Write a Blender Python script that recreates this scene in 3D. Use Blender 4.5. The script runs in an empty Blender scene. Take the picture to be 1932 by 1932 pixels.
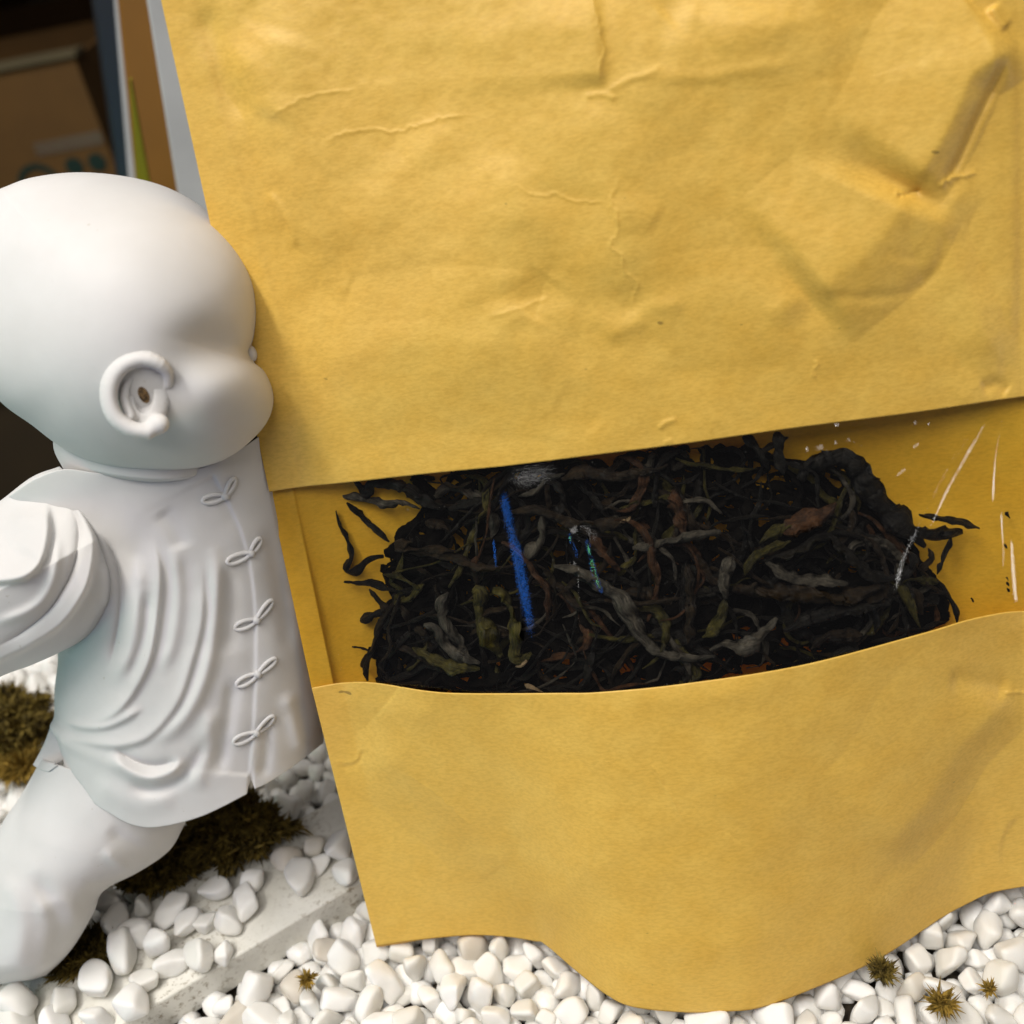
import bpy, math, random
import numpy as np
from mathutils import Vector, Matrix
from mathutils.bvhtree import BVHTree
random.seed(7); rng = np.random.default_rng(7)
S = bpy.context.scene
COL = S.collection

# ------------------------------------------------------------------ camera
F = 1932.0                                   # focal length in units of the photo's pixels (1932 wide)
def nrm(v): v = np.array(v, float); return v/np.linalg.norm(v)
BAGDOWN = nrm((.145, .942, .300)); AX = nrm((.987, -.1155, -.1135))
AX = nrm(AX-AX.dot(BAGDOWN)*BAGDOWN)
BN = np.cross(BAGDOWN, AX); BN = BN if BN[2] < 0 else -BN      # bag front normal (x right, y down, z forward)
LEAN = math.radians(17)
UP = nrm(-BAGDOWN*math.cos(LEAN)+BN*math.sin(LEAN))
AWAY = -np.cross(UP, AX)
if AWAY[2] < 0: AWAY = -AWAY
W = np.array([AX, AWAY, UP])                 # camera coords -> world axes
CORNER = .30*np.array([(710-966)/F, (1785-966)/F, 1.0])   # lower left corner of the bag
CAMH = -UP.dot(CORNER)+.001
C0 = np.array([0, 0, CAMH])
def ray(p):
    p = np.asarray(p, float)
    return np.stack([(p[..., 0]-966)/F, (p[..., 1]-966)/F, np.ones(p.shape[:-1])], -1)
def at(p, d):                                # world point seen at p, d metres in front of the lens plane
    r = ray(p); d = np.asarray(d, float)
    return (r*d[..., None]) @ W.T + C0
def gdepth(p, z=0.0):                        # depth where the ray meets the horizontal plane z
    return (z-CAMH)/(ray(p) @ UP)
def on_ground(p, z=0.0): return at(p, gdepth(p, z))
def plane_depth(p): return CORNER.dot(BN)/(ray(p) @ BN)
def to_px(P):
    c = (np.asarray(P, float)-C0) @ W
    return c[..., :2]/c[..., 2:]*F+966, c[..., 2]

cam = bpy.data.cameras.new("camera"); camo = bpy.data.objects.new("camera", cam); COL.objects.link(camo)
xr, yd, zf = W @ np.array([1, 0, 0]), W @ np.array([0, 1, 0]), W @ np.array([0, 0, 1])
M = Matrix.Identity(4)
for i in range(3): M[i][0] = xr[i]; M[i][1] = -yd[i]; M[i][2] = -zf[i]; M[i][3] = C0[i]
camo.matrix_world = M
cam.sensor_width = 36; cam.lens = 36; cam.clip_start = .01; cam.clip_end = 50
cam.dof.use_dof = True; cam.dof.focus_distance = .262; cam.dof.aperture_fstop = 11
S.camera = camo

# ------------------------------------------------------------------ light
wd = bpy.data.worlds.new("World"); S.world = wd; wd.use_nodes = True
bg = wd.node_tree.nodes["Background"]; bg.inputs[0].default_value = (.97, .94, .97, 1); bg.inputs[1].default_value = .085
def lamp(name, loc, target, sx, sy, power, col=(1, 1, 1), roll=None, spread=180):
    l = bpy.data.lights.new(name, 'AREA'); l.shape = 'RECTANGLE'; l.size = sx; l.size_y = sy
    l.energy = power; l.color = col; l.spread = math.radians(spread)
    o = bpy.data.objects.new(name, l); COL.objects.link(o)
    z = (Vector(loc)-Vector(target)).normalized()
    y = Vector(roll) if roll else Vector((0, 0, 1)); x = y.cross(z).normalized(); y = z.cross(x)
    m = Matrix.Identity(4)
    for i in range(3): m[i][0] = x[i]; m[i][1] = y[i]; m[i][2] = z[i]; m[i][3] = loc[i]
    o.matrix_world = m; return o
HEADP = at((515, 740), .235); SHP = at((672, 915), plane_depth(np.array([672., 915.])))
LD = (SHP-HEADP)/np.linalg.norm(SHP-HEADP)
KEY = HEADP-LD*1.1
lamp("ceiling_tube_lamp", KEY, HEADP, .12, .9, 9.6, (1, .96, .89), roll=(0, 1, 0))
lamp("overhead_fill_lamp", (-.20, -.35, 1.45), (-.05, .2, .1), 1.2, 1.2, 16, (1, .96, .92), roll=(0, 1, 0))  # soft overhead fill, added to lift the shaded sides
S.view_settings.view_transform = 'Standard'; S.view_settings.look = 'None'
S.view_settings.exposure = .13; S.view_settings.gamma = 1
S.cycles.use_denoising = True
S.cycles.max_bounces = 8; S.cycles.transparent_max_bounces = 12; S.cycles.caustics_reflective = False

# ------------------------------------------------------------------ material helper
def mat(name, base=(.5, .5, .5), rough=.5, spec=.5, sss=0, sss_r=(.004, .003, .003)):
    m = bpy.data.materials.new(name); m.use_nodes = True
    b = m.node_tree.nodes["Principled BSDF"]
    b.inputs["Base Color"].default_value = (*base, 1); b.inputs["Roughness"].default_value = rough
    b.inputs["Specular IOR Level"].default_value = spec
    if sss:
        b.inputs["Subsurface Weight"].default_value = sss; b.inputs["Subsurface Radius"].default_value = (1, .9, .8)
        b.inputs["Subsurface Scale"].default_value = sss_r[0]
    return m, m.node_tree, b
def N(nt, t, **kw):
    n = nt.nodes.new(t)
    for k, v in kw.items():
        if hasattr(n, k): setattr(n, k, v)
    return n
def noise(nt, scale, detail=4, rough=.55, coord='Object', sc=(1, 1, 1), dist=0):
    tc = N(nt, "ShaderNodeTexCoord"); mp = N(nt, "ShaderNodeMapping"); mp.inputs["Scale"].default_value = sc
    nt.links.new(tc.outputs[coord], mp.inputs[0])
    n = N(nt, "ShaderNodeTexNoise"); n.inputs["Scale"].default_value = scale; n.inputs["Detail"].default_value = detail
    n.inputs["Roughness"].default_value = rough; n.inputs["Distortion"].default_value = dist
    nt.links.new(mp.outputs[0], n.inputs["Vector"]); return n.outputs["Fac"]
def ramp(nt, fac, stops):
    r = N(nt, "ShaderNodeValToRGB"); e = r.color_ramp.elements
    while len(e) > 1: e.remove(e[-1])
    e[0].position = stops[0][0]; e[0].color = (*stops[0][1], 1)
    for p, c in stops[1:]:
        x = e.new(p); x.color = (*c, 1)
    nt.links.new(fac, r.inputs[0]); return r.outputs[0]
def mix(nt, fac, a, b, mode='MIX'):
    m = N(nt, "ShaderNodeMix"); m.data_type = 'RGBA'; m.blend_type = mode
    for i, v in ((0, fac), (6, a), (7, b)):
        if isinstance(v, (int, float)): m.inputs[i].default_value = v
        elif isinstance(v, tuple): m.inputs[i].default_value = (*v, 1)
        else: nt.links.new(v, m.inputs[i])
    return m.outputs[2]
def bump(nt, b, hs, dist=.001):
    prev = None
    for h, st, d in hs:
        n = N(nt, "ShaderNodeBump"); n.inputs["Strength"].default_value = st; n.inputs["Distance"].default_value = d
        nt.links.new(h, n.inputs["Height"])
        if prev: nt.links.new(prev, n.inputs["Normal"])
        prev = n.outputs[0]
    nt.links.new(prev, b.inputs["Normal"]); return prev

# kraft paper
def kraft(name, c_lo, c_hi, transl=.18):
    m, nt, b = mat(name, rough=.50, spec=.5)
    n1 = noise(nt, 110, 6, .6, sc=(.9, 1, 1.1)); n2 = noise(nt, 14, 3, .5); n3 = noise(nt, 1500, 3, .6, sc=(.4, 1, 1.1))
    c = ramp(nt, n1, [(.30, c_lo), (.70, c_hi)])
    c = mix(nt, .35, c, ramp(nt, n2, [(.35, tuple(x*.9 for x in c_lo)), (.65, tuple(min(1, x*1.05) for x in c_hi))]))
    c = mix(nt, 1.0, c, ramp(nt, n3, [(.35, (.90, .88, .82)), (.6, (1, 1, 1))]), 'MULTIPLY')
    sp = noise(nt, 330, 1, .5, sc=(.6, .6, 1))
    c = mix(nt, ramp(nt, sp, [(.795, (0, 0, 0)), (.82, (.6, .6, .6))]), c, (.16, .09, .02))
    nt.links.new(c, b.inputs["Base Color"])
    fib = noise(nt, 2300, 4, .7, sc=(.4, 1, 1.1)); mid = noise(nt, 130, 4, .6, sc=(.8, 1, 1.3))
    nb__ = bump(nt, b, [(mid, .035, .0010), (fib, .38, .00014)])
    tl = N(nt, "ShaderNodeBsdfTranslucent"); nt.links.new(mix(nt, 1.0, c, (1.0, .86, .45), 'MULTIPLY'), tl.inputs[0]); nt.links.new(nb__, tl.inputs["Normal"])
    ms = N(nt, "ShaderNodeMixShader"); ms.inputs[0].default_value = transl; out_ = [q for q in nt.nodes if q.type == 'OUTPUT_MATERIAL'][0]
    nt.links.new(b.outputs[0], ms.inputs[1]); nt.links.new(tl.outputs[0], ms.inputs[2]); nt.links.new(ms.outputs[0], out_.inputs[0])
    return m
KRAFT = kraft("kraft_paper", (.84, .515, .082), (.90, .60, .125))
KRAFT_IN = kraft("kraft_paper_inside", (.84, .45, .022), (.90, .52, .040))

# film: thin clear plastic
FILM = bpy.data.materials.new("clear_film"); FILM.use_nodes = True
nt = FILM.node_tree; nt.nodes.clear()
o_ = N(nt, "ShaderNodeOutputMaterial"); mx = N(nt, "ShaderNodeMixShader"); tr = N(nt, "ShaderNodeBsdfTransparent")
tr.inputs[0].default_value = (.97, .965, .95, 1)
gl = N(nt, "ShaderNodeBsdfGlossy"); gl.inputs["Roughness"].default_value = .08
fr = N(nt, "ShaderNodeFresnel"); geo = N(nt, "ShaderNodeNewGeometry"); ior = N(nt, "ShaderNodeMapRange"); nt.links.new(geo.outputs["Backfacing"], ior.inputs[0])
ior.inputs[3].default_value = 1.5; ior.inputs[4].default_value = 1/1.5; nt.links.new(ior.outputs[0], fr.inputs[0])
dbl = N(nt, "ShaderNodeMath"); dbl.operation = 'MULTIPLY'; dbl.use_clamp = True; dbl.inputs[1].default_value = 1.25; nt.links.new(fr.outputs[0], dbl.inputs[0])
sc_ = noise(nt, 260, 5, .75, sc=(1, 1, 3)); dust = ramp(nt, noise(nt, 900, 2, .6), [(.74, (0, 0, 0)), (.80, (.10, .10, .10))])
bp = N(nt, "ShaderNodeBump"); bp.inputs["Strength"].default_value = .12; bp.inputs["Distance"].default_value = .0006
nt.links.new(sc_, bp.inputs["Height"]); nt.links.new(bp.outputs[0], gl.inputs["Normal"])
mx2 = N(nt, "ShaderNodeMixShader"); df = N(nt, "ShaderNodeBsdfDiffuse"); df.inputs[0].default_value = (.7, .7, .66, 1)
nt.links.new(dbl.outputs[0], mx.inputs[0]); nt.links.new(tr.outputs[0], mx.inputs[1]); nt.links.new(gl.outputs[0], mx.inputs[2])
nt.links.new(dust, mx2.inputs[0]); nt.links.new(mx.outputs[0], mx2.inputs[1]); nt.links.new(df.outputs[0], mx2.inputs[2])
nt.links.new(mx2.outputs[0], o_.inputs[0])

# resin of the figurine
RESIN, nt, b = mat("white_resin", (.80, .79, .77), .58, .28, sss=.25, sss_r=(.004,))
c = ramp(nt, noise(nt, 40, 4), [(.3, (.595, .58, .565)), (.7, (.65, .637, .625))])
sp = noise(nt, 420, 2, .5)
c = mix(nt, ramp(nt, sp, [(.76, (0, 0, 0)), (.80, (.45, .45, .45))]), c, (.42, .38, .30))
nt.links.new(c, b.inputs["Base Color"]); bump(nt, b, [(noise(nt, 900, 4), .12, .0002)])
HOLE, nt, b = mat("ear_shade_dirt", (.10, .06, .025), .9)  # brown dirt with the ear hole's darkness put into the colour
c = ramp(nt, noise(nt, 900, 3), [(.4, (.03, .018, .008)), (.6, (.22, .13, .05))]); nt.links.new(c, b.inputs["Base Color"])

# pebbles
def pebble_mat(name, a, b_, rough=.38, sss=.3):
    m, nt, b = mat(name, a, rough, .5, sss=sss, sss_r=(.0025,))
    oi = N(nt, "ShaderNodeObjectInfo")
    c = mix(nt, oi.outputs["Random"], a, b_)
    v = ramp(nt, noise(nt, 260, 5, .6, dist=.6), [(.35, (.90, .89, .86)), (.6, (1, 1, 1))])
    c = mix(nt, 1.0, c, v, 'MULTIPLY')
    st = ramp(nt, noise(nt, 500, 2, .6), [(.73, (0, 0, 0)), (.82, (.5, .5, .5))])
    c = mix(nt, st, c, (.52, .40, .25))
    nt.links.new(c, b.inputs["Base Color"])
    bump(nt, b, [(noise(nt, 500, 5, .6), .25, .0005), (noise(nt, 2500, 3), .2, .00008)])
    return m
PEB = pebble_mat("white_pebble", (.90, .89, .87), (.78, .765, .72))
PEBW = pebble_mat("cream_pebble", (.74, .70, .62), (.66, .60, .52))

MARBLE, nt, b = mat("marble_slab", (.72, .70, .64), .45, .4, sss=.12, sss_r=(.002,))
c = ramp(nt, noise(nt, 60, 5, .6), [(.3, (.66, .64, .57)), (.7, (.78, .765, .71))])
dirt = ramp(nt, noise(nt, 500, 6, .75), [(.52, (0, 0, 0)), (.62, (.8, .8, .8))])
pd = ramp(nt, noise(nt, 45, 3, .6), [(.42, (.15, .15, .15)), (.6, (1, 1, 1))])
c = mix(nt, mix(nt, 1.0, dirt, pd, 'MULTIPLY'), c, (.20, .15, .08)); nt.links.new(c, b.inputs["Base Color"])
bump(nt, b, [(noise(nt, 900, 5, .7), .35, .0004)])
SOIL, nt, b = mat("dark_bedding", (.05, .04, .03), .95)
c = ramp(nt, noise(nt, 300, 5), [(.35, (.015, .012, .008)), (.65, (.09, .07, .045))]); nt.links.new(c, b.inputs["Base Color"])

# ------------------------------------------------------------------ mesh helpers
def mesh_obj(name, V, Fc, m, parent=None, smooth=True, uv=None):
    me = bpy.data.meshes.new(name); V = np.asarray(V, float)
    me.from_pydata(V.reshape(-1, 3).tolist(), [], Fc if isinstance(Fc, list) else Fc.tolist())
    if smooth: me.polygons.foreach_set("use_smooth", [True]*len(me.polygons))
    if m: me.materials.append(m)
    if uv is not None:
        ul = me.uv_layers.new(name="UVMap"); idx = np.zeros(len(me.loops), int); me.loops.foreach_get("vertex_index", idx)
        ul.data.foreach_set("uv", np.asarray(uv)[idx].ravel())
    me.update()
    o = bpy.data.objects.new(name, me); COL.objects.link(o)
    if parent: o.parent = parent
    return o
def grid_faces(nv, nu, off=0, flip=False):
    i = np.arange(nv-1)[:, None]*nu+np.arange(nu-1)[None]
    f = np.stack([i, i+1, i+nu+1, i+nu], -1).reshape(-1, 4)+off
    return f[:, ::-1] if flip else f
def empty(name, loc=(0, 0, 0)):
    o = bpy.data.objects.new(name, None); COL.objects.link(o); o.location = loc; o.empty_display_size = .02; return o
def tag(o, label=None, cat=None, group=None, kind=None):
    for k, v in (("label", label), ("category", cat), ("group", group), ("kind", kind)):
        if v: o[k] = v
    return o
def smooth_line(P, n):
    P = np.asarray(P, float)
    if len(P) > 2:
        Q = np.vstack([2*P[0]-P[1], P, 2*P[-1]-P[-2]]); out = []
        for i in range(1, len(Q)-2):
            t = np.linspace(0, 1, 12, endpoint=False)[:, None]; a, b_, c_, d = Q[i-1], Q[i], Q[i+1], Q[i+2]
            out.append(.5*((2*b_)+(-a+c_)*t+(2*a-5*b_+4*c_-d)*t*t+(-a+3*b_-3*c_+d)*t**3))
        P = np.vstack(out+[P[-1:]])
    return lin_line(P, n)
def lin_line(P, n):
    P = np.asarray(P, float); L = np.r_[0, np.cumsum(np.linalg.norm(np.diff(P, axis=0), axis=1))]
    t = np.linspace(0, L[-1], n)
    return np.stack([np.interp(t, L, P[:, k]) for k in range(P.shape[1])], -1)
def coons(T, R, B, L, nu, nv, sm=True):
    f = smooth_line if sm else lin_line
    T, B = f(T, nu), f(B, nu); L, R = f(L, nv), f(R, nv)
    u = np.linspace(0, 1, nu)[None, :, None]; v = np.linspace(0, 1, nv)[:, None, None]
    return ((1-v)*T[None]+v*B[None]+(1-u)*L[:, None]+u*R[:, None]
            -((1-u)*(1-v)*T[0]+u*(1-v)*T[-1]+(1-u)*v*B[0]+u*v*B[-1]))
def fold(px, line, kind, h, w, w2=None, fade=.18, sm=True):
    """relief of one crease over points px; h in metres, w in photo units"""
    sh = px.shape[:-1]; P = px.reshape(-1, 2); out = np.zeros(len(P))
    Q = smooth_line(line, max(12, 10*len(line))) if sm else lin_line(line, max(12, 10*len(line)))
    reach = max(w, w2 or 0)*(1.1 if kind == 'tent' else 3.2)
    lo, hi = Q.min(0)-reach, Q.max(0)+reach
    sel = np.where(((P > lo) & (P < hi)).all(1))[0]
    if not len(sel): return out.reshape(sh)
    p = P[sel]; best = np.full(len(p), 1e9); sd = np.zeros(len(p)); tt = np.zeros(len(p)); n = len(Q)-1
    for i in range(n):
        a, b_ = Q[i], Q[i+1]; ab = b_-a; l2 = ab.dot(ab)+1e-9
        k = np.clip(((p-a) @ ab)/l2, 0, 1); dv = p-(a+k[:, None]*ab); d = np.hypot(dv[:, 0], dv[:, 1])
        m = d < best; best[m] = d[m]; tt[m] = (i+k[m])/n; sd[m] = np.sign(ab[0]*dv[m, 1]-ab[1]*dv[m, 0])
    env = np.clip(np.minimum(tt, 1-tt)/max(fade, 1e-3), 0, 1); env = env*env*(3-2*env)
    x = best
    if kind == 'ridge': f = np.exp(-(x/w)**2)
    elif kind == 'groove': f = -np.exp(-(x/w)**2)
    elif kind == 'crease': f = np.exp(-x/w)
    elif kind == 'slit': f = -np.exp(-x/w)
    elif kind == 'bend': f = .5*np.tanh(x*sd/w)*np.exp(-(x/(w*5))**2)
    elif kind == 'tent':
        wn = w2 or w; k0 = max(3., min(w, wn)*.16); q = np.sqrt(x*x+k0*k0)-k0; f = np.clip(1-q/np.where(sd > 0, w, wn), 0, 1)
    else:                                   # step: high on the side sd == +1 (left of travel, y down)
        q = x*sd; s = 1/(1+np.exp(-q/(w*.35))); f = s*np.exp(-np.maximum(q, 0)/(w2 or w*6))
    out[sel] = h*f*env
    return out.reshape(sh)
def fnoise(px, scale, seed=0, oct=3):
    """smooth value noise over 2-D points"""
    r = np.random.default_rng(seed); out = np.zeros(px.shape[:-1]); a = 1.0; tot = 0
    for o in range(oct):
        G = r.random((64, 64))*2-1; q = px/scale*(2**o)+17.3; i = np.floor(q).astype(int); f = q-i; f = f*f*(3-2*f)
        g = lambda dx, dy: G[(i[..., 0]+dx) % 64, (i[..., 1]+dy) % 64]
        out += a*((g(0, 0)*(1-f[..., 0])+g(1, 0)*f[..., 0])*(1-f[..., 1])+(g(0, 1)*(1-f[..., 0])+g(1, 1)*f[..., 0])*f[..., 1]); tot += a; a *= .5
    return out/tot
def surface_nets(fn, lo, hi, h):
    lo = np.array(lo, float); n = np.ceil((np.array(hi)-lo)/h).astype(int)+1
    ax = [lo[k]+np.arange(n[k])*h for k in range(3)]
    X = np.stack(np.meshgrid(*ax, indexing='ij'), -1); D = fn(X); s = D < 0
    c = [(i, j, k) for i in (0, 1) for j in (0, 1) for k in (0, 1)]
    sl = lambda A, o: A[o[0]:n[0]-1+o[0], o[1]:n[1]-1+o[1], o[2]:n[2]-1+o[2]]
    cnt = sum(sl(s, o).astype(int) for o in c); act = (cnt > 0) & (cnt < 8)
    idx = -np.ones(act.shape, int); idx[act] = np.arange(act.sum())
    acc = np.zeros(act.shape+(3,)); w = np.zeros(act.shape)
    for a in c:
        for k in range(3):
            if a[k] == 0:
                b_ = list(a); b_[k] = 1; da, db = sl(D, a), sl(D, b_); m = (da < 0) != (db < 0)
                t = np.where(m, da/(da-db+1e-12), 0); p = np.zeros(act.shape+(3,))
                for q in range(3): p[..., q] = a[q]
                p[..., k] += t; acc += p*m[..., None]; w += m
    V = (acc[act]/w[act][:, None]+np.argwhere(act))*h+lo
    Fs = []
    for k in range(3):
        a, b_ = [(1, 2), (2, 0), (0, 1)][k]
        e0 = [slice(None)]*3; e1 = [slice(None)]*3; e0[k] = slice(0, n[k]-1); e1[k] = slice(1, n[k])
        ch = s[tuple(e0)] != s[tuple(e1)]; ii = np.argwhere(ch)
        ok = (ii[:, a] > 0) & (ii[:, b_] > 0) & (ii[:, a] < n[a]-1) & (ii[:, b_] < n[b_]-1); ii = ii[ok]
        def g(da, db):
            q = ii.copy(); q[:, a] -= da; q[:, b_] -= db; return idx[q[:, 0], q[:, 1], q[:, 2]]
        f = np.stack([g(1, 1), g(0, 1), g(0, 0), g(1, 0)], 1)
        inside = s[ii[:, 0], ii[:, 1], ii[:, 2]]
        f[~inside] = f[~inside][:, ::-1]; Fs.append(f)
    return V, np.vstack(Fs)

# ------------------------------------------------------------------ the ground, slab and dark surroundings
def slab(name, pts, z0, z1, m, bev=.0012, parent=None):
    n = len(pts); V = [(p[0], p[1], z0) for p in pts]+[(p[0], p[1], z1) for p in pts]
    Fc = [list(range(n))[::-1], list(range(n, 2*n))]+[[i, (i+1) % n, n+(i+1) % n, n+i] for i in range(n)]
    o = mesh_obj(name, V, Fc, m, parent, smooth=False)
    if bev:
        md = o.modifiers.new("bevel", 'BEVEL'); md.width = bev; md.segments = 3
        o.data.polygons.foreach_set("use_smooth", [True]*len(o.data.polygons))
    return o
ZG = -.012
tag(slab("ground", [(-.42, -.02), (.34, -.02), (.34, .40), (-.42, .40)], ZG-.006, ZG, SOIL, 0), kind="structure")
DARK, nt, b = mat("dark_shop_floor", (.012, .011, .010), .8)
tag(slab("floor", [(-3, -1.5), (3, -1.5), (3, 4), (-3, 4)], -.62, -.60, DARK, 0), kind="structure")
WOODD, nt, b = mat("dark_counter", (.02, .014, .010), .6)
ct = slab("display_counter", [(-.44, -.04), (.36, -.04), (.36, .42), (-.44, .42)], -.60, ZG-.0065, WOODD, .003)
tag(ct, "dark display counter under the white pebble bed", "counter")
tag(slab("back_wall", [(-3, 3.4), (3, 3.4), (3, 3.5), (-3, 3.5)], -.6, 2.5, DARK, 0), kind="structure")

# marble slab below the figurine; its near edge runs up to the right
ZS = .004
e0, e1 = on_ground(np.array([242., 1926.]), ZS), on_ground(np.array([673., 1669.]), ZS)
ed = (e1-e0)/np.linalg.norm(e1-e0); en = np.array([-ed[1], ed[0], 0]); en = en if en[1] > 0 else -en
SL = [e0-ed*.12, e1+ed*.035, e1+ed*.035+en*.036, e0-ed*.12+en*.036]
sl_o = slab("marble_slab", SL, ZS-.0125, ZS, MARBLE, .0007)
tag(sl_o, "off-white speckled marble slab under the figurine, strewn with loose pebbles", "slab")
def in_slab(x, y, pad=0):
    q = np.array([x, y, 0])-e0; a, b_ = q[:2].dot(ed[:2]), q[:2].dot(en[:2]); L = np.linalg.norm(e1-e0)
    return -.12-pad < a < L+.035+pad and -pad < b_ < .036+pad

# ------------------------------------------------------------------ the pouch
LEFTX = lambda y: 305+.2269*y
TOPY = -190
C_TOP = [(LEFTX(TOPY), TOPY), (1100, TOPY-95), (1985, TOPY-190)]
C_WT = [(508, 928), (568, 919), (668, 909), (824, 892), (957, 879), (1134, 857), (1284, 838), (1488, 809), (1736, 777), (1904, 752), (1985, 743)]
C_WB = [(588, 1298), (651, 1288), (708, 1289), (811, 1305), (890, 1309), (1058, 1308), (1134, 1306), (1284, 1291), (1510, 1256), (1736, 1197), (1827, 1170), (1894, 1156), (1932, 1153), (1985, 1150)]
C_HM = [(710, 1785), (784, 1774), (881, 1765), (950, 1767), (1009, 1776), (1028, 1782), (1087, 1832), (1144, 1877), (1194, 1900), (1285, 1910), (1361, 1909), (1432, 1902), (1526, 1869), (1657, 1810), (1775, 1733), (1828, 1704), (1870, 1685), (1932, 1673), (1985, 1664)]
def guide(C, xs):                       # point of guide curve at fraction s across
    return smooth_line(C, len(xs))
NU = 640
rows = {k: guide(c, range(NU)) for k, c in (('t', C_TOP), ('wt', C_WT), ('wb', C_WB), ('h', C_HM))}
sU = np.linspace(0, 1, NU)
hem_o = np.clip(plane_depth(rows['h'])-gdepth(rows['h'], .0012), 0, .06)
k = np.ones(21)/21; hem_o = np.convolve(np.pad(hem_o, 10, mode='edge'), k, 'valid')
edge = np.clip(sU/.07, 0, 1)*np.clip((1-sU)/.09, 0, 1)
prof = np.sin(np.pi*np.clip((sU-.04)/.92, 0, 1))**.9
amp = {'t': .002*prof, 'wt': .0055*prof, 'wb': .0195*prof**1.1, 'h': hem_o}
def section(a, b_, nv, ea=1.0):
    t = np.linspace(0, 1, nv)[:, None]
    return rows[a][None]*(1-t[..., None])+rows[b_][None]*t[..., None], amp[a][None]*(1-t**ea)+amp[b_][None]*t**ea
WR_UP = [
 ([(1120, -30), (1120, 0), (1132, 63), (1139, 94), (1131, 138), (1139, 169)], 'crease', .00035, 5),
 ([(1118, -60), (1132, 63), (1139, 172)], 'step', .0011, 16, 150),
 ([(966, 344), (1007, 369), (1051, 366), (1082, 380), (1151, 379)], 'crease', .00028, 3.5),
 ([(966, 344), (1051, 368), (1151, 379)], 'groove', .0004, 22),
 ([(1175, 327), (1157, 360), (1151, 379), (1164, 407), (1167, 429), (1164, 444), (1148, 463), (1173, 482), (1176, 510), (1201, 535), (1192, 570), (1201, 588)], 'crease', .0003, 4),
 ([(1120, 170), (1150, 300), (1160, 460), (1200, 590)], 'ridge', .0007, 60),
 ([(1139, 178), (1179, 153), (1226, 138), (1254, 120)], 'ridge', .00016, 6),
 ([(1100, 182), (1139, 178), (1165, 190)], 'ridge', .0002, 6),
 ([(1207, 116), (1226, 138), (1314, 147), (1376, 138), (1430, 128), (1520, 118)], 'ridge', .0004, 14),
 ([(499, 225), (541, 201), (605, 176), (682, 169)], 'crease', .00025, 4),
 ([(600, 275), (636, 257), (654, 250), (717, 245), (742, 252), (812, 229), (900, 213)], 'crease', .0003, 3.5),
 ([(911, 598), (936, 595), (982, 581), (1040, 560)], 'crease', .0003, 6),
 ([(900, 600), (1000, 590), (1120, 600), (1210, 610), (1260, 580)], 'ridge', .0007, 25),
 ([(1130, 640), (1190, 615), (1215, 585), (1265, 575), (1300, 585)], 'ridge', .0006, 16),
 ([(1240, 810), (1258, 797), (1280, 790)], 'ridge', .0003, 5), ([(1250, 836), (1270, 830)], 'ridge', .0002, 5),
 ([(367, -20), (418, 197), (467, 380), (540, 640), (600, 905)], 'step', .0006, 12, 60),
 ([(380, 10), (398, 75), (440, 170), (470, 230)], 'groove', .0011, 26),
 ([(560, 60), (520, 180), (500, 230)], 'ridge', .0008, 60),
 ([(505, 360), (545, 420), (560, 470)], 'ridge', .0004, 9),
 # big fold near the right seam
 ([(1930, 60), (1898, 94), (1835, 137), (1812, 188), (1769, 274), (1706, 368)], 'tent', .0034, 200, 58),
 ([(1907, 100), (1847, 219), (1808, 305), (1776, 352)], 'groove', .0008, 10),
 ([(1907, 100), (1847, 219), (1808, 305), (1776, 352)], 'slit', .0004, 4),
 ([(1690, 372), (1706, 368), (1740, 358)], 'slit', .0006, 5),
 ([(1690, 357), (1697, 366), (1708, 370)], 'crease', .0005, 3),
 ([(1766, 356), (1776, 350), (1796, 337), (1847, 325)], 'crease', .0008, 5),
 ([(1715, 350), (1671, 438), (1600, 500), (1520, 565)], 'tent', .0034, 210, 105),
 ([(1785, 400), (1776, 485), (1733, 540), (1679, 558), (1530, 563)], 'groove', .0003, 12),
 ([(1250, 20), (1420, 50), (1600, 20)], 'tent', .0012, 110, 60), ([(560, 700), (800, 640), (1100, 660)], 'tent', .0014, 160, 120),
 ([(420, 60), (520, 190), (560, 330), (640, 520)], 'tent', .0012, 60, 190),
 ([(1530, 562), (1480, 580), (1440, 600)], 'ridge', .0006, 20),
 ([(1851, 325), (1800, 376), (1784, 450), (1839, 579), (1855, 626), (1878, 665), (1906, 704)], 'tent', .0012, 60, 40),
 ([(1870, 10), (1890, 40), (1903, 52)], 'ridge', .0012, 12),
 ([(1880, 0), (1915, 120), (1920, 400), (1915, 700)], 'step', .0011, 14, 90),
 ([(1905, 740), (1880, 725), (1850, 735)], 'groove', .0012, 14),
 ([(1532, 680), (1545, 686), (1532, 700)], 'crease', .0004, 3), ([(1530, 705), (1540, 712)], 'crease', .0003, 3),
 ([(1300, 720), (1420, 640), (1530, 640), (1650, 600), (1760, 640)], 'ridge', .0010, 70),
 ([(1250, 40), (1290, 0), (1330, -60)], 'groove', .0010, 50), ([(1330, 90), (1420, 40), (1500, 60)], 'ridge', .0006, 45),
 ([(560, 520), (620, 600), (640, 760), (650, 900)], 'groove', .0009, 60),
 ([(700, 560), (900, 470), (1100, 520)], 'groove', .0006, 80), ([(1350, 330), (1500, 270), (1640, 300)], 'ridge', .0007, 90),
 ([(740, 80), (860, 60), (980, 90)], 'ridge', .0005, 40), ([(770, 720), (980, 690), (1150, 740)], 'ridge', .0006, 50)]
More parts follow.
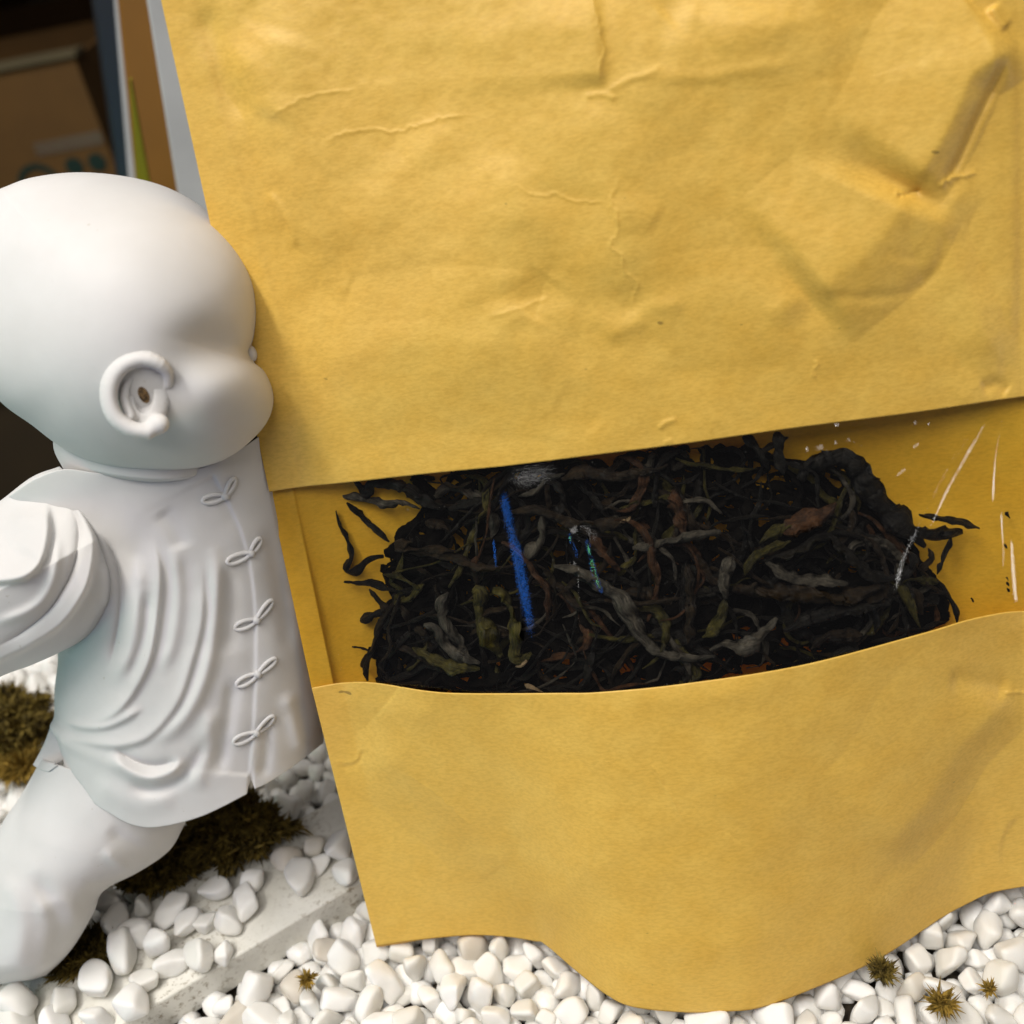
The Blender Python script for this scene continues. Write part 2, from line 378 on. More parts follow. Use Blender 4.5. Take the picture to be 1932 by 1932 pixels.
WR_LO = [
 ([(660, 1390), (680, 1407), (763, 1454), (825, 1501), (900, 1568), (958, 1638), (997, 1717), (1056, 1795)], 'tent', .0026, 75, 220),
 ([(700, 1440), (765, 1500), (830, 1560), (890, 1640), (930, 1720), (960, 1770)], 'groove', .0006, 26),
 ([(763, 1454), (825, 1501), (900, 1568)], 'crease', .0003, 3),
 ([(622, 1439), (669, 1435), (680, 1407)], 'crease', .0006, 4), ([(640, 1447), (672, 1442), (690, 1412)], 'slit', .0006, 6),
 ([(1217, 1423), (1250, 1480), (1295, 1556)], 'crease', .0004, 5),
 ([(1920, 1300), (1905, 1315), (1821, 1395), (1794, 1435), (1740, 1520), (1650, 1620)], 'tent', .0028, 170, 55),
 ([(1905, 1330), (1848, 1429), (1774, 1539), (1704, 1623), (1620, 1710)], 'groove', .0004, 14),
 ([(1787, 1278), (1850, 1290), (1905, 1303)], 'groove', .0016, 22),
 ([(1895, 1308), (1910, 1306), (1940, 1309)], 'crease', .0008, 4),
 ([(1830, 1500), (1790, 1600), (1700, 1700)], 'ridge', .0010, 30),
 ([(1932, 1536), (1905, 1556), (1888, 1600), (1896, 1640), (1932, 1655)], 'step', .0006, 5, 40),
 ([(1160, 1330), (1360, 1310), (1500, 1280)], 'ridge', .0006, 30), ([(1200, 1770), (1350, 1790), (1500, 1760)], 'ridge', .0006, 30),
 ([(735, 1725), (750, 1745), (730, 1770), (712, 1775)], 'ridge', .0003, 10),
 ([(1350, 1690), (1480, 1640), (1560, 1560)], 'groove', .0007, 50),
 ([(640, 1300), (700, 1330), (830, 1360)], 'ridge', .0009, 30), ([(620, 1310), (632, 1500), (700, 1760)], 'step', .0005, 12, 60)]
WR_UP += [([(1120, -60), (1135, 170), (1160, 380), (1200, 590)], 'tent', .0016, 240, 170), ([(1200, 590), (1350, 560), (1530, 562)], 'tent', .0009, 120, 80),
 ([(640, 500), (860, 470), (1050, 368)], 'tent', .0009, 100, 140), ([(1139, 178), (1400, 140), (1650, 180)], 'tent', .0009, 120, 120), ([(742, 252), (900, 420), (982, 581)], 'tent', .0008, 130, 130)]
def fine_creases(n, x0, x1, y0, y1, seed):
    r_ = np.random.default_rng(seed); out = []
    for _ in range(n):
        p = np.array([r_.uniform(x0, x1), r_.uniform(y0, y1)]); a = r_.uniform(-.9, .9)+(1.57 if r_.random() < .3 else 0); L = r_.uniform(30, 150); q = [tuple(p)]
        for _k in range(4): a += r_.normal(0, .35); p = p+L/4*np.array([math.cos(a), math.sin(a)]); q.append(tuple(p))
        out.append((q, 'crease' if r_.random() < .7 else 'slit', r_.uniform(.00005, .00010), r_.uniform(2.6, 4)))
        out.append((q, 'tent', r_.uniform(.00015, .0004)*r_.choice([-1, 1]), r_.uniform(25, 60), r_.uniform(25, 60)))
    return out
WR_UP += fine_creases(9, 480, 1850, 0, 820, 4); WR_LO += fine_creases(4, 700, 1850, 1340, 1780, 9)
def relief(px, L):
    o = np.zeros(px.shape[:-1])
    for w in L:
        g = .55 if (w[1] in ('ridge', 'groove') and w[3] > 12) else .7 if w[1] == 'crease' else 1.0
        g *= .95 if w[1] == 'crease' else 1
        jit = w[0] if w[1] != 'crease' else [tuple(np.array(q_)+np.random.default_rng(int(q_[0])).normal(0, 1.5, 2)) for q_ in smooth_line(w[0], 5*len(w[0]))]
        o += fold(px, jit, w[1], w[2]*g, w[3]*(.62 if w[1] == 'crease' else 1), w[4] if len(w) > 4 else None)
    o += .0005*fnoise(px, 190, 3, 2)+.00022*fnoise(px, 60, 5, 3)
    return o
pouch = empty("tea_pouch", tuple(at((1250, 1780), gdepth(np.array([1250., 1780.]), .001))))
tag(pouch, "yellow-brown kraft paper pouch of dried tea with a clear window, creased, leaning back", "pouch")
def child(o, root):
    o.parent = root; o.matrix_parent_inverse = Matrix.Translation(-Vector(root.location)); return o
def panel(name, a, b_, nv, L, m, thick=.0003, ea=1.0, extra=0):
    px, o = section(a, b_, nv, ea); o = o+relief(px, L)*np.minimum(1, .25+edge[None]*1.0)+extra
    if b_ == 'h':
        t = np.linspace(0, 1, nv)[:, None]; o = o*(1-t**8)+amp['h'][None]*t**8
    V = at(px, plane_depth(px)-o)
    ob = mesh_obj(name, V, grid_faces(nv, NU), m)
    md = ob.modifiers.new("paper_thickness", 'SOLIDIFY'); md.thickness = thick; md.offset = 1
    child(ob, pouch); return ob, px, o
up, up_px, up_o = panel("upper_panel", 't', 'wt', 400, WR_UP, KRAFT)
lo_, lo_px, lo_o = panel("lower_panel", 'wb', 'h', 200, WR_LO, KRAFT, ea=.9)
# film
nvf, nuf = 150, 900
fu = np.linspace(0, NU-1, nuf)
def res(A): return np.stack([np.interp(fu, np.arange(NU), A[:, k]) for k in range(A.shape[1])], -1) if A.ndim > 1 else np.interp(fu, np.arange(NU), A)
t = np.linspace(0, 1, nvf)[:, None]
f_px = res(rows['wt'])[None]*(1-t[..., None])+res(rows['wb'])[None]*t[..., None]
f_base = (res(amp['wt']+0)[None]*(1-t)+res(amp['wb'])[None]*t)
FILM_F = [   # (line, kind, h, w)
 ([(940, 872), (950, 930), (966, 1010), (985, 1100), (1003, 1190), (1018, 1260)], 'bend', -.00188, 23),
 ([(928, 1000), (933, 1040), (938, 1095)], 'bend', -.00042, 5),
 ([(1068, 995), (1082, 1030), (1097, 1070)], 'bend', -.00115, 6),
 ([(1100, 990), (1114, 1050), (1124, 1090), (1148, 1142)], 'bend', -.00128, 6.5),
 ([(1872, 760), (1830, 820), (1785, 890), (1755, 950), (1725, 1010), (1700, 1070), (1675, 1175)], 'bend', .00128, 11),
 ([(1880, 765), (1830, 850), (1790, 920), (1760, 985), (1735, 1030)], 'bend', .0006, 4),
 ([(1904, 760), (1885, 820), (1876, 890), (1872, 970)], 'bend', .00045, 4),
 ([(1888, 950), (1893, 1050), (1890, 1090)], 'bend', .0003, 3.5),
 ([(1906, 1000), (1912, 1080), (1918, 1155)], 'bend', .0005, 6),
 ([(1570, 808), (1600, 802), (1640, 797)], 'ridge', .0006, 6), ([(1515, 853), (1540, 853), (1565, 845)], 'ridge', .0006, 8),
 ([(1570, 840), (1595, 838), (1615, 830)], 'ridge', .0005, 6), ([(1722, 805), (1735, 800), (1755, 798)], 'ridge', .0005, 6),
 ([(1690, 905), (1705, 892), (1716, 885)], 'ridge', .0004, 5), ([(1722, 850), (1740, 838)], 'ridge', .0004, 5)]
FB = at(f_px, plane_depth(f_px)-f_base)
def sign_lamp(name, p0, p1, tilt, w, h, power, col, dist=.75):
    """a coloured shop sign standing where the bent film at p0-p1 mirrors it"""
    p = (np.array(p0, float)+np.array(p1, float))/2; i = int(np.argmin(((f_px-p)**2).sum(-1))); i, j = divmod(i, nuf)
    P = FB[i, j]; n = nrm(np.cross(FB[i, min(j+30, nuf-1)]-FB[i, j-30], FB[i+8, j]-FB[i-8, j])); v = nrm(P-C0); n = n if n.dot(v) < 0 else -n
    d_ = plane_depth(p); a = nrm(at(np.array(p1, float), d_)-at(np.array(p0, float), d_)); a = a-a.dot(n)*n; a = nrm(a)
    best = None
    for sg in (1, -1):
        q = math.radians(tilt)*sg; m_ = n*math.cos(q)+np.cross(a, n)*math.sin(q)
        if best is None or (m_[0] < best[0]) == (tilt > 0): best = m_
    r_ = v-2*v.dot(best)*best; loc = P+r_*dist; print(name, loc.round(2))
    return lamp(name, tuple(loc), tuple(P), w, h, power, col)
sign_lamp("blue_sign_lamp", (950, 930), (1003, 1190), 18, .06, .42, .42, (.03, .24, 1))
sign_lamp("green_sign_lamp", (1100, 990), (1140, 1130), 32, .05, .30, .50, (.25, 1, .45))
sign_lamp("white_door_lamp", (1785, 890), (1690, 1120), -22, .09, .6, 1.5, (1, .98, .95))
f_o = f_base+.0004*fnoise(f_px, 110, 11, 2)
for w in FILM_F: f_o += fold(f_px, w[0], w[1], w[2]*(1.15 if w[1] == 'bend' else 1), w[3], fade=.2 if (w[1] != 'bend' or w[0][-1][1]-w[0][0][1] > 200 or w[0][0][0] > 1500) else .3)
tb = np.minimum(t, 1-t)*18; f_o = f_o-.0005
film_depth = plane_depth(f_px)-f_o
film = mesh_obj("film_window", at(f_px, film_depth), grid_faces(nvf, nuf, flip=True), FILM); child(film, pouch)
print("film n.view", sum(p.normal.dot(Vector(p.center)-Vector(C0)) < 0 for p in film.data.polygons)/len(film.data.polygons), [ (o_.name, sum(p.normal.dot(Vector(p.center)-Vector(C0)) < 0 for p in o_.data.polygons)/len(o_.data.polygons)) for o_ in (up, lo_)])
film["label"] = "clear wrinkled plastic window"
# lookup of the front surface depth for things inside
def front_depth(p):
    p = np.atleast_2d(p); out = []
    for q in p:
        i = int(np.clip(np.searchsorted(rows['wt'][:, 0], q[0]), 1, NU-1)); j = int(np.clip(np.searchsorted(rows['wb'][:, 0], q[0]), 1, NU-1))
        y0, y1 = rows['wt'][i, 1], rows['wb'][j, 1]; tt_ = np.clip((q[1]-y0)/(y1-y0), 0, 1)
        a = amp['wt'][i]*(1-tt_)+amp['wb'][j]*tt_
        out.append(plane_depth(q)-a+.0012)
    return np.array(out)
# back panel and bottom gusset
nb = 160
tv = np.linspace(0, 1, nb)[:, None]
def blend(tv_):
    P = np.zeros((nb, NU, 2))
    ys = [0, .48, .70, 1]; ks = ['t', 'wt', 'wb', 'h']
    for i in range(nb):
        v = tv_[i, 0]; j = min(2, max(0, int(np.searchsorted(ys, v))-1)); f = (v-ys[j])/(ys[j+1]-ys[j])
        P[i] = rows[ks[j]]*(1-f)+rows[ks[j+1]]*f
    return P
b_px = blend(tv)
# the back hem is a straight line at ground level
hb = lin_line([(710, 1785), (1985, 1640)], NU)
wgt = np.clip((tv-.70)/.30, 0, 1)
b_px[:, :, 1] = b_px[:, :, 1]*(1-wgt**2)+np.minimum(b_px[:, :, 1], hb[None, :, 1])*wgt**2
sst = lambda a_, b_, x_: (lambda q_: q_*q_*(3-2*q_))(np.clip((x_-a_)/(b_-a_), 0, 1))
b_d = plane_depth(b_px)+.0022+.011*(.34+.66*sst(.47, .64, tv))*(1-.45*sst(.76, .93, sU))[None]*(np.sin(np.pi*np.clip((sU-.03)/.94, 0, 1))**.42)[None]*np.sin(np.pi*np.clip(tv*.97, 0, 1))**.8+.0006*fnoise(b_px, 120, 21, 3)
Vb = at(b_px, b_d)
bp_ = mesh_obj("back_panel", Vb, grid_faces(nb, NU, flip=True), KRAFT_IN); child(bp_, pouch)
fh = at(rows['h'], plane_depth(rows['h'])-lo_o[-1]); bh = Vb[-1]; G = []
for k_ in range(9):
    t_ = k_/8; g = fh*(1-t_)+bh*t_; g[:, 2] += .0035*math.sin(math.pi*t_)**2*np.minimum(1, prof*1.3)-.0006*math.sin(math.pi*t_); G.append(g)
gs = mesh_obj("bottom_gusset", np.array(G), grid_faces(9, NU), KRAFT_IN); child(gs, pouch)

# ------------------------------------------------------------------ tea leaves seen through the window
def leaf_mat(name, lo, hi, rough=.40, spec=.16):
    m, nt, b = mat(name, lo, rough, spec)
    n1 = noise(nt, 5, 5, .65, coord='UV', sc=(14, 1.2, 1)); n2 = noise(nt, 260, 3, .6)
    c = ramp(nt, n1, [(.42, lo), (.62, hi), (.74, tuple(min(1, x*2.3) for x in hi))])  # highlights along the ridges are put into the colour as lighter stops
    c = mix(nt, .4, c, ramp(nt, n2, [(.4, tuple(x*.5 for x in lo)), (.65, hi)]))
    nt.links.new(c, b.inputs["Base Color"])
    bump(nt, b, [(n1, .9, .0006), (noise(nt, 900, 4, .7), .5, .0003)]); return m
LM = {
 'dark': leaf_mat("leaf_black", (.0012, .0010, .0008), (.013, .0105, .0065)),
 'brown': leaf_mat("leaf_brown", (.003, .002, .001), (.030, .018, .007)),
 'red': leaf_mat("leaf_russet", (.014, .007, .003), (.085, .036, .013)),
 'olive': leaf_mat("leaf_olive", (.004, .004, .0012), (.085, .070, .013)),
 'grey': leaf_mat("leaf_grey", (.0045, .0042, .0033), (.11, .095, .070)),
 'deep': leaf_mat("leaf_deep_shade", (.0015, .0012, .001), (.006, .0045, .003), .7, .05),  # shade of the gaps put into the colour of the deepest leaves
 'tan': leaf_mat("leaf_stalk_tan", (.16, .10, .045), (.42, .31, .18)) }
def leaf_mesh(path3, radii, flat, twist0, twist, seed, K=16):
    r = np.random.default_rng(seed); n = len(path3); P = np.asarray(path3)
    T = np.gradient(P, axis=0); T /= np.linalg.norm(T, axis=1)[:, None]+1e-12
    zc = zf; V = []; ph = r.random(K); wr = 1+.75*(r.random(K)-.5); uv = []
    curl = r.uniform(-.5, .5)
    nk = max(4, n//4); prof_ = np.array([np.interp(np.linspace(0, 1, n), np.linspace(0, 1, nk), r.normal(0, 1, nk)) for _ in range(3)])
    for i in range(n):
        sx = np.cross(T[i], zc); sx /= np.linalg.norm(sx)+1e-9; nz = np.cross(sx, T[i])
        a = twist0+twist*i/(n-1)+.3*math.sin(i*.9+seed); ca, sa = math.cos(a), math.sin(a)
        for k_ in range(K):
            th = 2*math.pi*k_/K; rr = radii[i]*max(.25, wr[k_]+.20*prof_[0, i]+.16*math.sin(th+2*prof_[1, i])*prof_[2, i]+.07*(r.random()-.5))
            x, y = math.cos(th)*rr, math.sin(th)*rr*flat
            y += curl*flat*radii[i]*((x/radii[i])**2)*1.2 if radii[i] > 1e-6 else 0
            V.append(P[i]+sx*(x*ca-y*sa)+nz*(x*sa+y*ca)); uv.append((k_/K, i/(n-1)*2))
    Fc = [[i*K+k_, i*K+(k_+1) % K, (i+1)*K+(k_+1) % K, (i+1)*K+k_] for i in range(n-1) for k_ in range(K)]
    Fc += [list(range(K))[::-1], [(n-1)*K+k_ for k_ in range(K)]]
    return np.array(V), Fc, np.array(uv)
def leaf_from(path, r, depth_add, mk, seed, flat=None, wob=.0006, taper=(.35, .25)):
    rr = np.random.default_rng(seed); L = np.sum(np.linalg.norm(np.diff(np.array(path, float), axis=0), axis=1))
    n = int(np.clip(L/4.5, 7, 60)); q = smooth_line(path, n)
    d = front_depth(q)+depth_add+wob*np.cumsum(rr.normal(0, .35, n)); d = np.maximum(d, front_depth(q)+.0005)
    P = at(q, d); tt_ = np.linspace(0, 1, n)
    env = np.minimum(1, taper[0]+tt_/.22)*np.minimum(1, taper[1]+(1-tt_)/.28)
    rad = r*.255/F*env*(1+.28*np.interp(tt_, np.linspace(0, 1, 7), np.clip(rr.normal(0, .6, 7), -.8, .6)))
    rad = np.maximum(rad, .00012)
    return leaf_mesh(P, rad, flat or rr.uniform(.28, .75), rr.uniform(0, 3), rr.uniform(-1, 1)*(3+L/(28 if r < 9 else 70)), seed)
TR = [
 ([(634, 964), (641, 989), (657, 1022), (662, 1052), (651, 1072), (661, 1080), (677, 1075), (697, 1055), (724, 1049)], 7, .003, 'dark', "thin black tea stem bent like a hook, outermost at the left of the window"),
 ([(654, 949), (677, 969), (697, 989), (735, 1022)], 6, .003, 'dark', "straight dark tea stem slanting down just above the hooked stem"),
 ([(647, 936), (691, 944), (724, 949), (757, 947), (792, 961)], 7, .0022, 'grey', "slender grey tea stem with pale tip lying under the upper left window edge"),
 ([(668, 906), (691, 929), (704, 912), (750, 916), (790, 939), (830, 960)], 13, .004, 'dark', "broad ragged black tea leaf touching the upper left window edge"),
 ([(649, 1097), (677, 1100), (707, 1102), (750, 1115), (800, 1110)], 6, .003, 'dark', "short dark stem sticking out left below the hooked stem"),
 ([(664, 1220), (684, 1223), (704, 1232)], 3.5, .003, 'brown', "tiny brown twig poking out left near the lower left window corner"),
 ([(694, 1285), (691, 1255), (704, 1222), (710, 1188), (724, 1165), (750, 1130)], 8, .004, 'brown', "long brown leaf edge curving up the left side of the heap"),
 ([(697, 1112), (720, 1138), (740, 1160)], 6, .004, 'brown', "short russet stub angled below the short dark stem at left"),
 ([(680, 1170), (710, 1160), (735, 1150)], 9, .005, 'dark', "pointed black leaf tip jutting left at mid height"),
 ([(845, 1118), (834, 1140), (836, 1165), (850, 1190), (880, 1230)], 10, .0018, 'grey', "grey curled leaf hanging left of the olive leaves"),
 ([(893, 1120), (903, 1115), (905, 1155), (920, 1198), (947, 1238)], 15, .0016, 'olive', "wide olive green crumpled leaf at lower left of the heap"),
 ([(930, 1112), (950, 1119), (967, 1155), (973, 1205), (970, 1238), (985, 1245), (1003, 1232)], 13, .0014, 'olive', "olive leaf curling under into a pale hook beside the blue gleam"),
 ([(973, 1258), (988, 1253), (998, 1240)], 3.5, .0010, 'tan', "tiny cream hooked stalk near the bottom of the window"),
 ([(990, 1291), (1008, 1299), (1026, 1307)], 3.5, .0010, 'tan', "pale straight stalk touching the bottom window edge"),
 ([(800, 1178), (824, 1185), (840, 1215), (864, 1238), (905, 1252)], 11, .0016, 'grey', "grey ridged leaf folded along the lower left of the heap"),
 ([(780, 1222), (806, 1238), (850, 1256), (905, 1262)], 10, .0022, 'olive', "dull olive strip running along below the grey ridged leaf"),
 ([(933, 902), (923, 956), (917, 1009), (895, 1072)], 2.6, .0012, 'red', "hair-thin russet stalk hanging from the top window edge"),
 ([(900, 1050), (893, 1065), (896, 1080)], 6, .0014, 'red', "small orange-brown leaf bud at the foot of the thin stalk"),
 ([(965, 966), (1010, 962), (1050, 976), (1090, 995), (1134, 1009), (1160, 1010)], 8, .0016, 'brown', "long brown strand crossing the heap right of the blue gleam"),
 ([(993, 1058), (1013, 1032), (1023, 1010), (1022, 975)], 12, .0020, 'grey', "smooth grey leaf standing beside the blue gleam"),
 ([(1045, 1068), (1075, 1072), (1103, 1084), (1140, 1108), (1166, 1125), (1190, 1165), (1216, 1206), (1252, 1233), (1307, 1242), (1350, 1238)], 13, .0010, 'grey', "long grey twisted rope-like leaf sweeping across the middle of the window"),
 ([(1194, 1034), (1239, 1025), (1302, 1012), (1360, 1003)], 10, .0014, 'grey', "flat grey-brown strand lying level above the rope-like leaf"),
 ([(1478, 1007), (1505, 992), (1530, 978), (1555, 968), (1578, 949)], 16, .0010, 'red', "russet red leaf with lifted edges at the right of the heap"),
 ([(1433, 1025), (1465, 998), (1510, 985)], 10, .0020, 'olive', "greenish leaf tucked under the russet leaf"),
 ([(1442, 1057), (1465, 1075), (1501, 1093), (1555, 1098), (1600, 1102)], 11, .0012, 'grey', "tan-grey bent strand below the russet leaf"),
 ([(1405, 1085), (1415, 1060), (1442, 1039), (1492, 1021)], 9, .0012, 'olive', "olive arching strand just left of the russet leaf"),
 ([(1383, 1111), (1456, 1120), (1510, 1118), (1578, 1129), (1660, 1108)], 15, .0014, 'brown', "wide brown frilled leaf lying level under the bent strand"),
 ([(1378, 1052), (1366, 1080), (1365, 1105), (1370, 1130)], 13, .0014, 'grey', "upright leaf with a torn tan top at the middle of the heap"),
 ([(1368, 1130), (1358, 1165), (1340, 1195), (1325, 1203)], 8, .0010, 'olive', "yellow-green pointed strip below the torn tan-topped leaf"),
 ([(1298, 1068), (1302, 1125), (1298, 1215)], 11, .0020, 'brown', "upright blunt brown stem in the middle of the heap"),
 ([(1340, 1228), (1370, 1215), (1397, 1222), (1429, 1206), (1465, 1165)], 12, .0010, 'grey', "crumpled grey leaf meeting the right end of the rope-like leaf"),
 ([(1530, 1225), (1556, 1203), (1582, 1197), (1628, 1199)], 9, .0012, 'brown', "thin brown pointed leaf near the lower right window edge"),
 ([(1735, 972), (1781, 980), (1815, 986), (1848, 997)], 8, .003, 'dark', "black stem sticking out farthest at the right of the window"),
 ([(1700, 1000), (1740, 1007), (1781, 1008), (1817, 1005)], 13, .0032, 'dark', "broad black leaf just below the farthest right stem"),
 ([(1795, 1012), (1781, 1052), (1768, 1084)], 6, .003, 'dark', "thin dark stem dropping from the broad right leaf"),
 ([(1752, 1035), (1760, 1055), (1745, 1066), (1736, 1080)], 6, .003, 'brown', "small hooked brown sprig inside the right gap of the heap"),
 ([(1765, 1090), (1790, 1125), (1804, 1152), (1806, 1178)], 5.5, .003, 'dark', "fine dark stem bounding the heap at lower right"),
 ([(1510, 905), (1525, 880), (1555, 868), (1591, 866), (1625, 888), (1638, 921), (1673, 962), (1713, 998), (1745, 1030)], 20, .004, 'dark', "thick black leaf arching over the upper right of the heap"),
 ([(1467, 815), (1469, 854), (1478, 895)], 10, .003, 'dark', "blunt black stem rising to the top window edge"),
 ([(1403, 822), (1429, 849), (1450, 885)], 8, .003, 'dark', "dark stem slanting to the top edge left of the blunt stem"),
 ([(1487, 825), (1455, 842), (1425, 862)], 6, .0026, 'dark', "short dark stem crossing behind the blunt stem"),
 ([(1270, 925), (1284, 971), (1293, 1010)], 10, .002, 'red', "dull russet leaf hanging under the middle of the top edge"),
 ([(1050, 978), (1103, 989), (1148, 989), (1189, 976)], 8, .0012, 'brown', "curved strand with a cream tip in the centre of the heap"),
 ([(1170, 985), (1183, 981), (1190, 975)], 3.5, .0006, 'tan', "cream pointed tip at the end of the central curved strand"),
 ([(1115, 1010), (1140, 1045), (1170, 1078)], 10, .0016, 'red', "dry brown leaf blade between the two green gleams and the blunt stem"),
 ([(1060, 905), (1100, 890), (1160, 898), (1240, 885), (1260, 876)], 11, .002, 'brown', "brown leaf lying level along the top window edge"),
 ([(1430, 1060), (1500, 1040), (1560, 1010), (1640, 1080), (1700, 1090)], 13, .0024, 'dark', "dark leaf bending behind the tan-grey strand"),
 ([(1480, 1190), (1540, 1165), (1600, 1150), (1680, 1140)], 12, .0016, 'dark', "dark frilled leaf above the thin brown pointed leaf"),
 ([(1140, 1132), (1210, 1140), (1290, 1128)], 5, .0014, 'brown', "thin level stalk running right from the green gleam"),
 ([(1620, 1150), (1660, 1120), (1720, 1120), (1740, 1160)], 11, .0018, 'brown', "brown curl at the lower right of the heap"),
]
i_leaf = 0
for path, r, da, mk, lab in TR:
    V, Fc, uv = leaf_from(path, r, da, mk, 100+i_leaf)
    V0 = V.mean(0); o = mesh_obj("tea_leaf", V-V0, Fc, LM[mk], uv=uv); o.location = V0
    tag(o, lab, "tea leaf", "dried tea leaves behind the pouch window"); i_leaf += 1
HEAP = np.array([(745, 912), (780, 897), (860, 889), (957, 880), (1134, 858), (1284, 842), (1420, 845), (1470, 868), (1560, 875), (1610, 905), (1640, 950), (1690, 1000), (1735, 1050), (1762, 1085), (1785, 1120), (1795, 1172), (1736, 1197), (1510, 1256), (1284, 1291), (1134, 1306), (890, 1309), (811, 1305), (705, 1288), (700, 1240), (715, 1190), (735, 1130), (720, 1070), (745, 1020), (800, 975)], float)
def inside(p, poly):
    x, y = p; c = False; n = len(poly)
    for i in range(n):
        a, b_ = poly[i], poly[i-1]
        if (a[1] > y) != (b_[1] > y) and x < (b_[0]-a[0])*(y-a[1])/(b_[1]-a[1])+a[0]: c = not c
    return c
def rand_leaf(rr, dmin, dmax):
    while True:
        c = np.array([rr.uniform(690, 1800), rr.uniform(840, 1310)])
        if inside(c, HEAP): break
    if c[0] > 1120 and c[1] < 905+(c[0]-1120)*.05 and rr.random() < .45: return rand_leaf(rr, dmin, dmax)
    a = rr.normal(-.1, .75); L = rr.uniform(70, 250); ca = rr.normal(0, .8)
    P = [c]; ang = a
    for k_ in range(6): ang += ca*.3+rr.normal(0, .33); P.append(P[-1]+L/6*np.array([math.cos(ang), math.sin(ang)]))
    P = np.array(P)-(np.array(P).mean(0)-c)
    for q in P:
        for _ in range(40):
            if inside(q, HEAP): break
            q += (np.array([1250, 1080])-q)*.06
    return P, rr.uniform(dmin, dmax)
rr = np.random.default_rng(5)
GLC = {'dark': 'black', 'brown': 'dark brown', 'olive': 'greenish', 'grey': 'greyish', 'red': 'russet'}
GL = {'dark': "black dry tea leaf tangled in the heap behind the window", 'brown': "dark brown dry tea leaf tangled in the heap behind the window",
      'olive': "greenish dry tea leaf tangled in the heap behind the window", 'grey': "greyish dry tea leaf tangled in the heap behind the window", 'red': "russet dry tea leaf tangled in the heap behind the window"}
for j in range(250):
    P, dp = rand_leaf(rr, .0022, .0065)
    mk = rr.choice(['dark', 'brown', 'grey', 'olive', 'red'], p=[.50, .22, .10, .15, .03])
    wid_ = 2.4+7.5*rr.random()**1.6; V, Fc, uv = leaf_from(P, wid_, dp, mk, 400+j)
    V0 = V.mean(0); o = mesh_obj("tea_leaf", V-V0, Fc, LM[mk], uv=uv); o.location = V0
    c_ = P.mean(0); dv_ = P[-1]-P[0]; sl_ = abs(math.degrees(math.atan2(dv_[1], dv_[0]))); sl_ = min(sl_, 180-sl_)
    row_ = "upper" if c_[1] < 1010-(c_[0]-1250)*.1 else "middle" if c_[1] < 1150-(c_[0]-1250)*.1 else "lower"
    colm = "far left" if c_[0] < 880 else "left centre" if c_[0] < 1090 else "centre" if c_[0] < 1310 else "right centre" if c_[0] < 1540 else "far right"
    tag(o, f"{GLC[mk]} {'broad' if wid_ > 7 else 'thin'} tea leaf {'lying level' if sl_ < 18 else 'slanting' if sl_ < 55 else 'upright'} in the {row_} {colm} of the heap", "tea leaf", "small dry tea leaves tangled in the heap")
AV, AF, AU = [], [], []; off = 0
for j in range(700):
    P, dp = rand_leaf(rr, .006, .012)
    V, Fc, uv = leaf_from(P, rr.uniform(4, 12), dp, 'dark', 2000+j)
    AV.append(V); AU.append(uv); AF += [[q+off for q in f] for f in Fc]; off += len(V)
o = mesh_obj("loose_tea", np.vstack(AV), AF, LM['deep'], uv=np.vstack(AU))
tag(o, "mass of loose dry tea deep inside the pouch, coloured dark as if shaded", "tea", kind="stuff")

for j, (x, y, r, lab) in enumerate([(1902, 972, 6, "largest black tea crumb caught at the right seam of the window"), (1898, 1031, 4, "slanted sliver of tea below the largest crumb at the right seam"),
  (1901, 1092, 3.2, "upper of three tiny crumbs in a row at the right seam"), (1902, 1102, 3.6, "middle of three tiny crumbs in a row at the right seam"), (1903, 1113, 3.8, "lower of three tiny crumbs in a row at the right seam"),
  (1835, 1132, 4, "faint brown crumb between the tea heap and the right seam")]):
    V, Fc, uv = leaf_from([(x-r*.8, y-r), (x, y), (x+r*.5, y+r)], r*.6, .0006, 'dark', 7000+j); V0 = V.mean(0)
    o = mesh_obj("tea_crumb", V-V0, Fc, LM['dark'], uv=uv); o.location = V0; tag(o, lab, "tea crumb", "tea crumbs by the right window seam")
# ------------------------------------------------------------------ pebbles
def icosphere(sub):
    import bmesh
    bm = bmesh.new(); bmesh.ops.create_icosphere(bm, subdivisions=sub, radius=1)
    V = np.array([v.co[:] for v in bm.verts]); Fc = [[v.index for v in f.verts] for f in bm.faces]; bm.free(); return V, Fc
ISO, ISF = icosphere(4)
ISO = ISO/np.linalg.norm(ISO, axis=1)[:, None]
PM = []; PSH = []
for k_ in range(22):
    r = np.random.default_rng(900+k_); m_ = r.integers(7, 12)
    D = r.normal(size=(m_, 3)); D /= np.linalg.norm(D, axis=1)[:, None]; h = r.uniform(.62, 1.0, m_)
    D = np.vstack([D, np.eye(3), -np.eye(3)]); h = np.r_[h, np.full(6, 1.05)]
    q = np.maximum(ISO @ D.T, 1e-3)/h; pw = r.uniform(4.5, 9.5)
    rad = (np.sum(q**pw, 1))**(-1/pw)
    V = ISO*rad[:, None]*np.array([r.uniform(.95, 1.35), r.uniform(.85, 1.0), r.uniform(.68, .9)])
    V *= (1+.02*np.sin(V[:, :1]*6+k_)*np.sin(V[:, 1:2]*5))
    me = bpy.data.meshes.new("pebble"); me.from_pydata(V.tolist(), [], ISF)
    me.polygons.foreach_set("use_smooth", [True]*len(me.polygons)); me.materials.append(PEB if k_ < 19 else PEBW); PM.append(me)
    ex = V.max(0)-V.min(0); el = ex[0]/ex[1]; PSH.append(("long" if el > 1.38 else "oval" if el > 1.18 else "round")+(" smooth" if pw < 6.5 else " angular"))
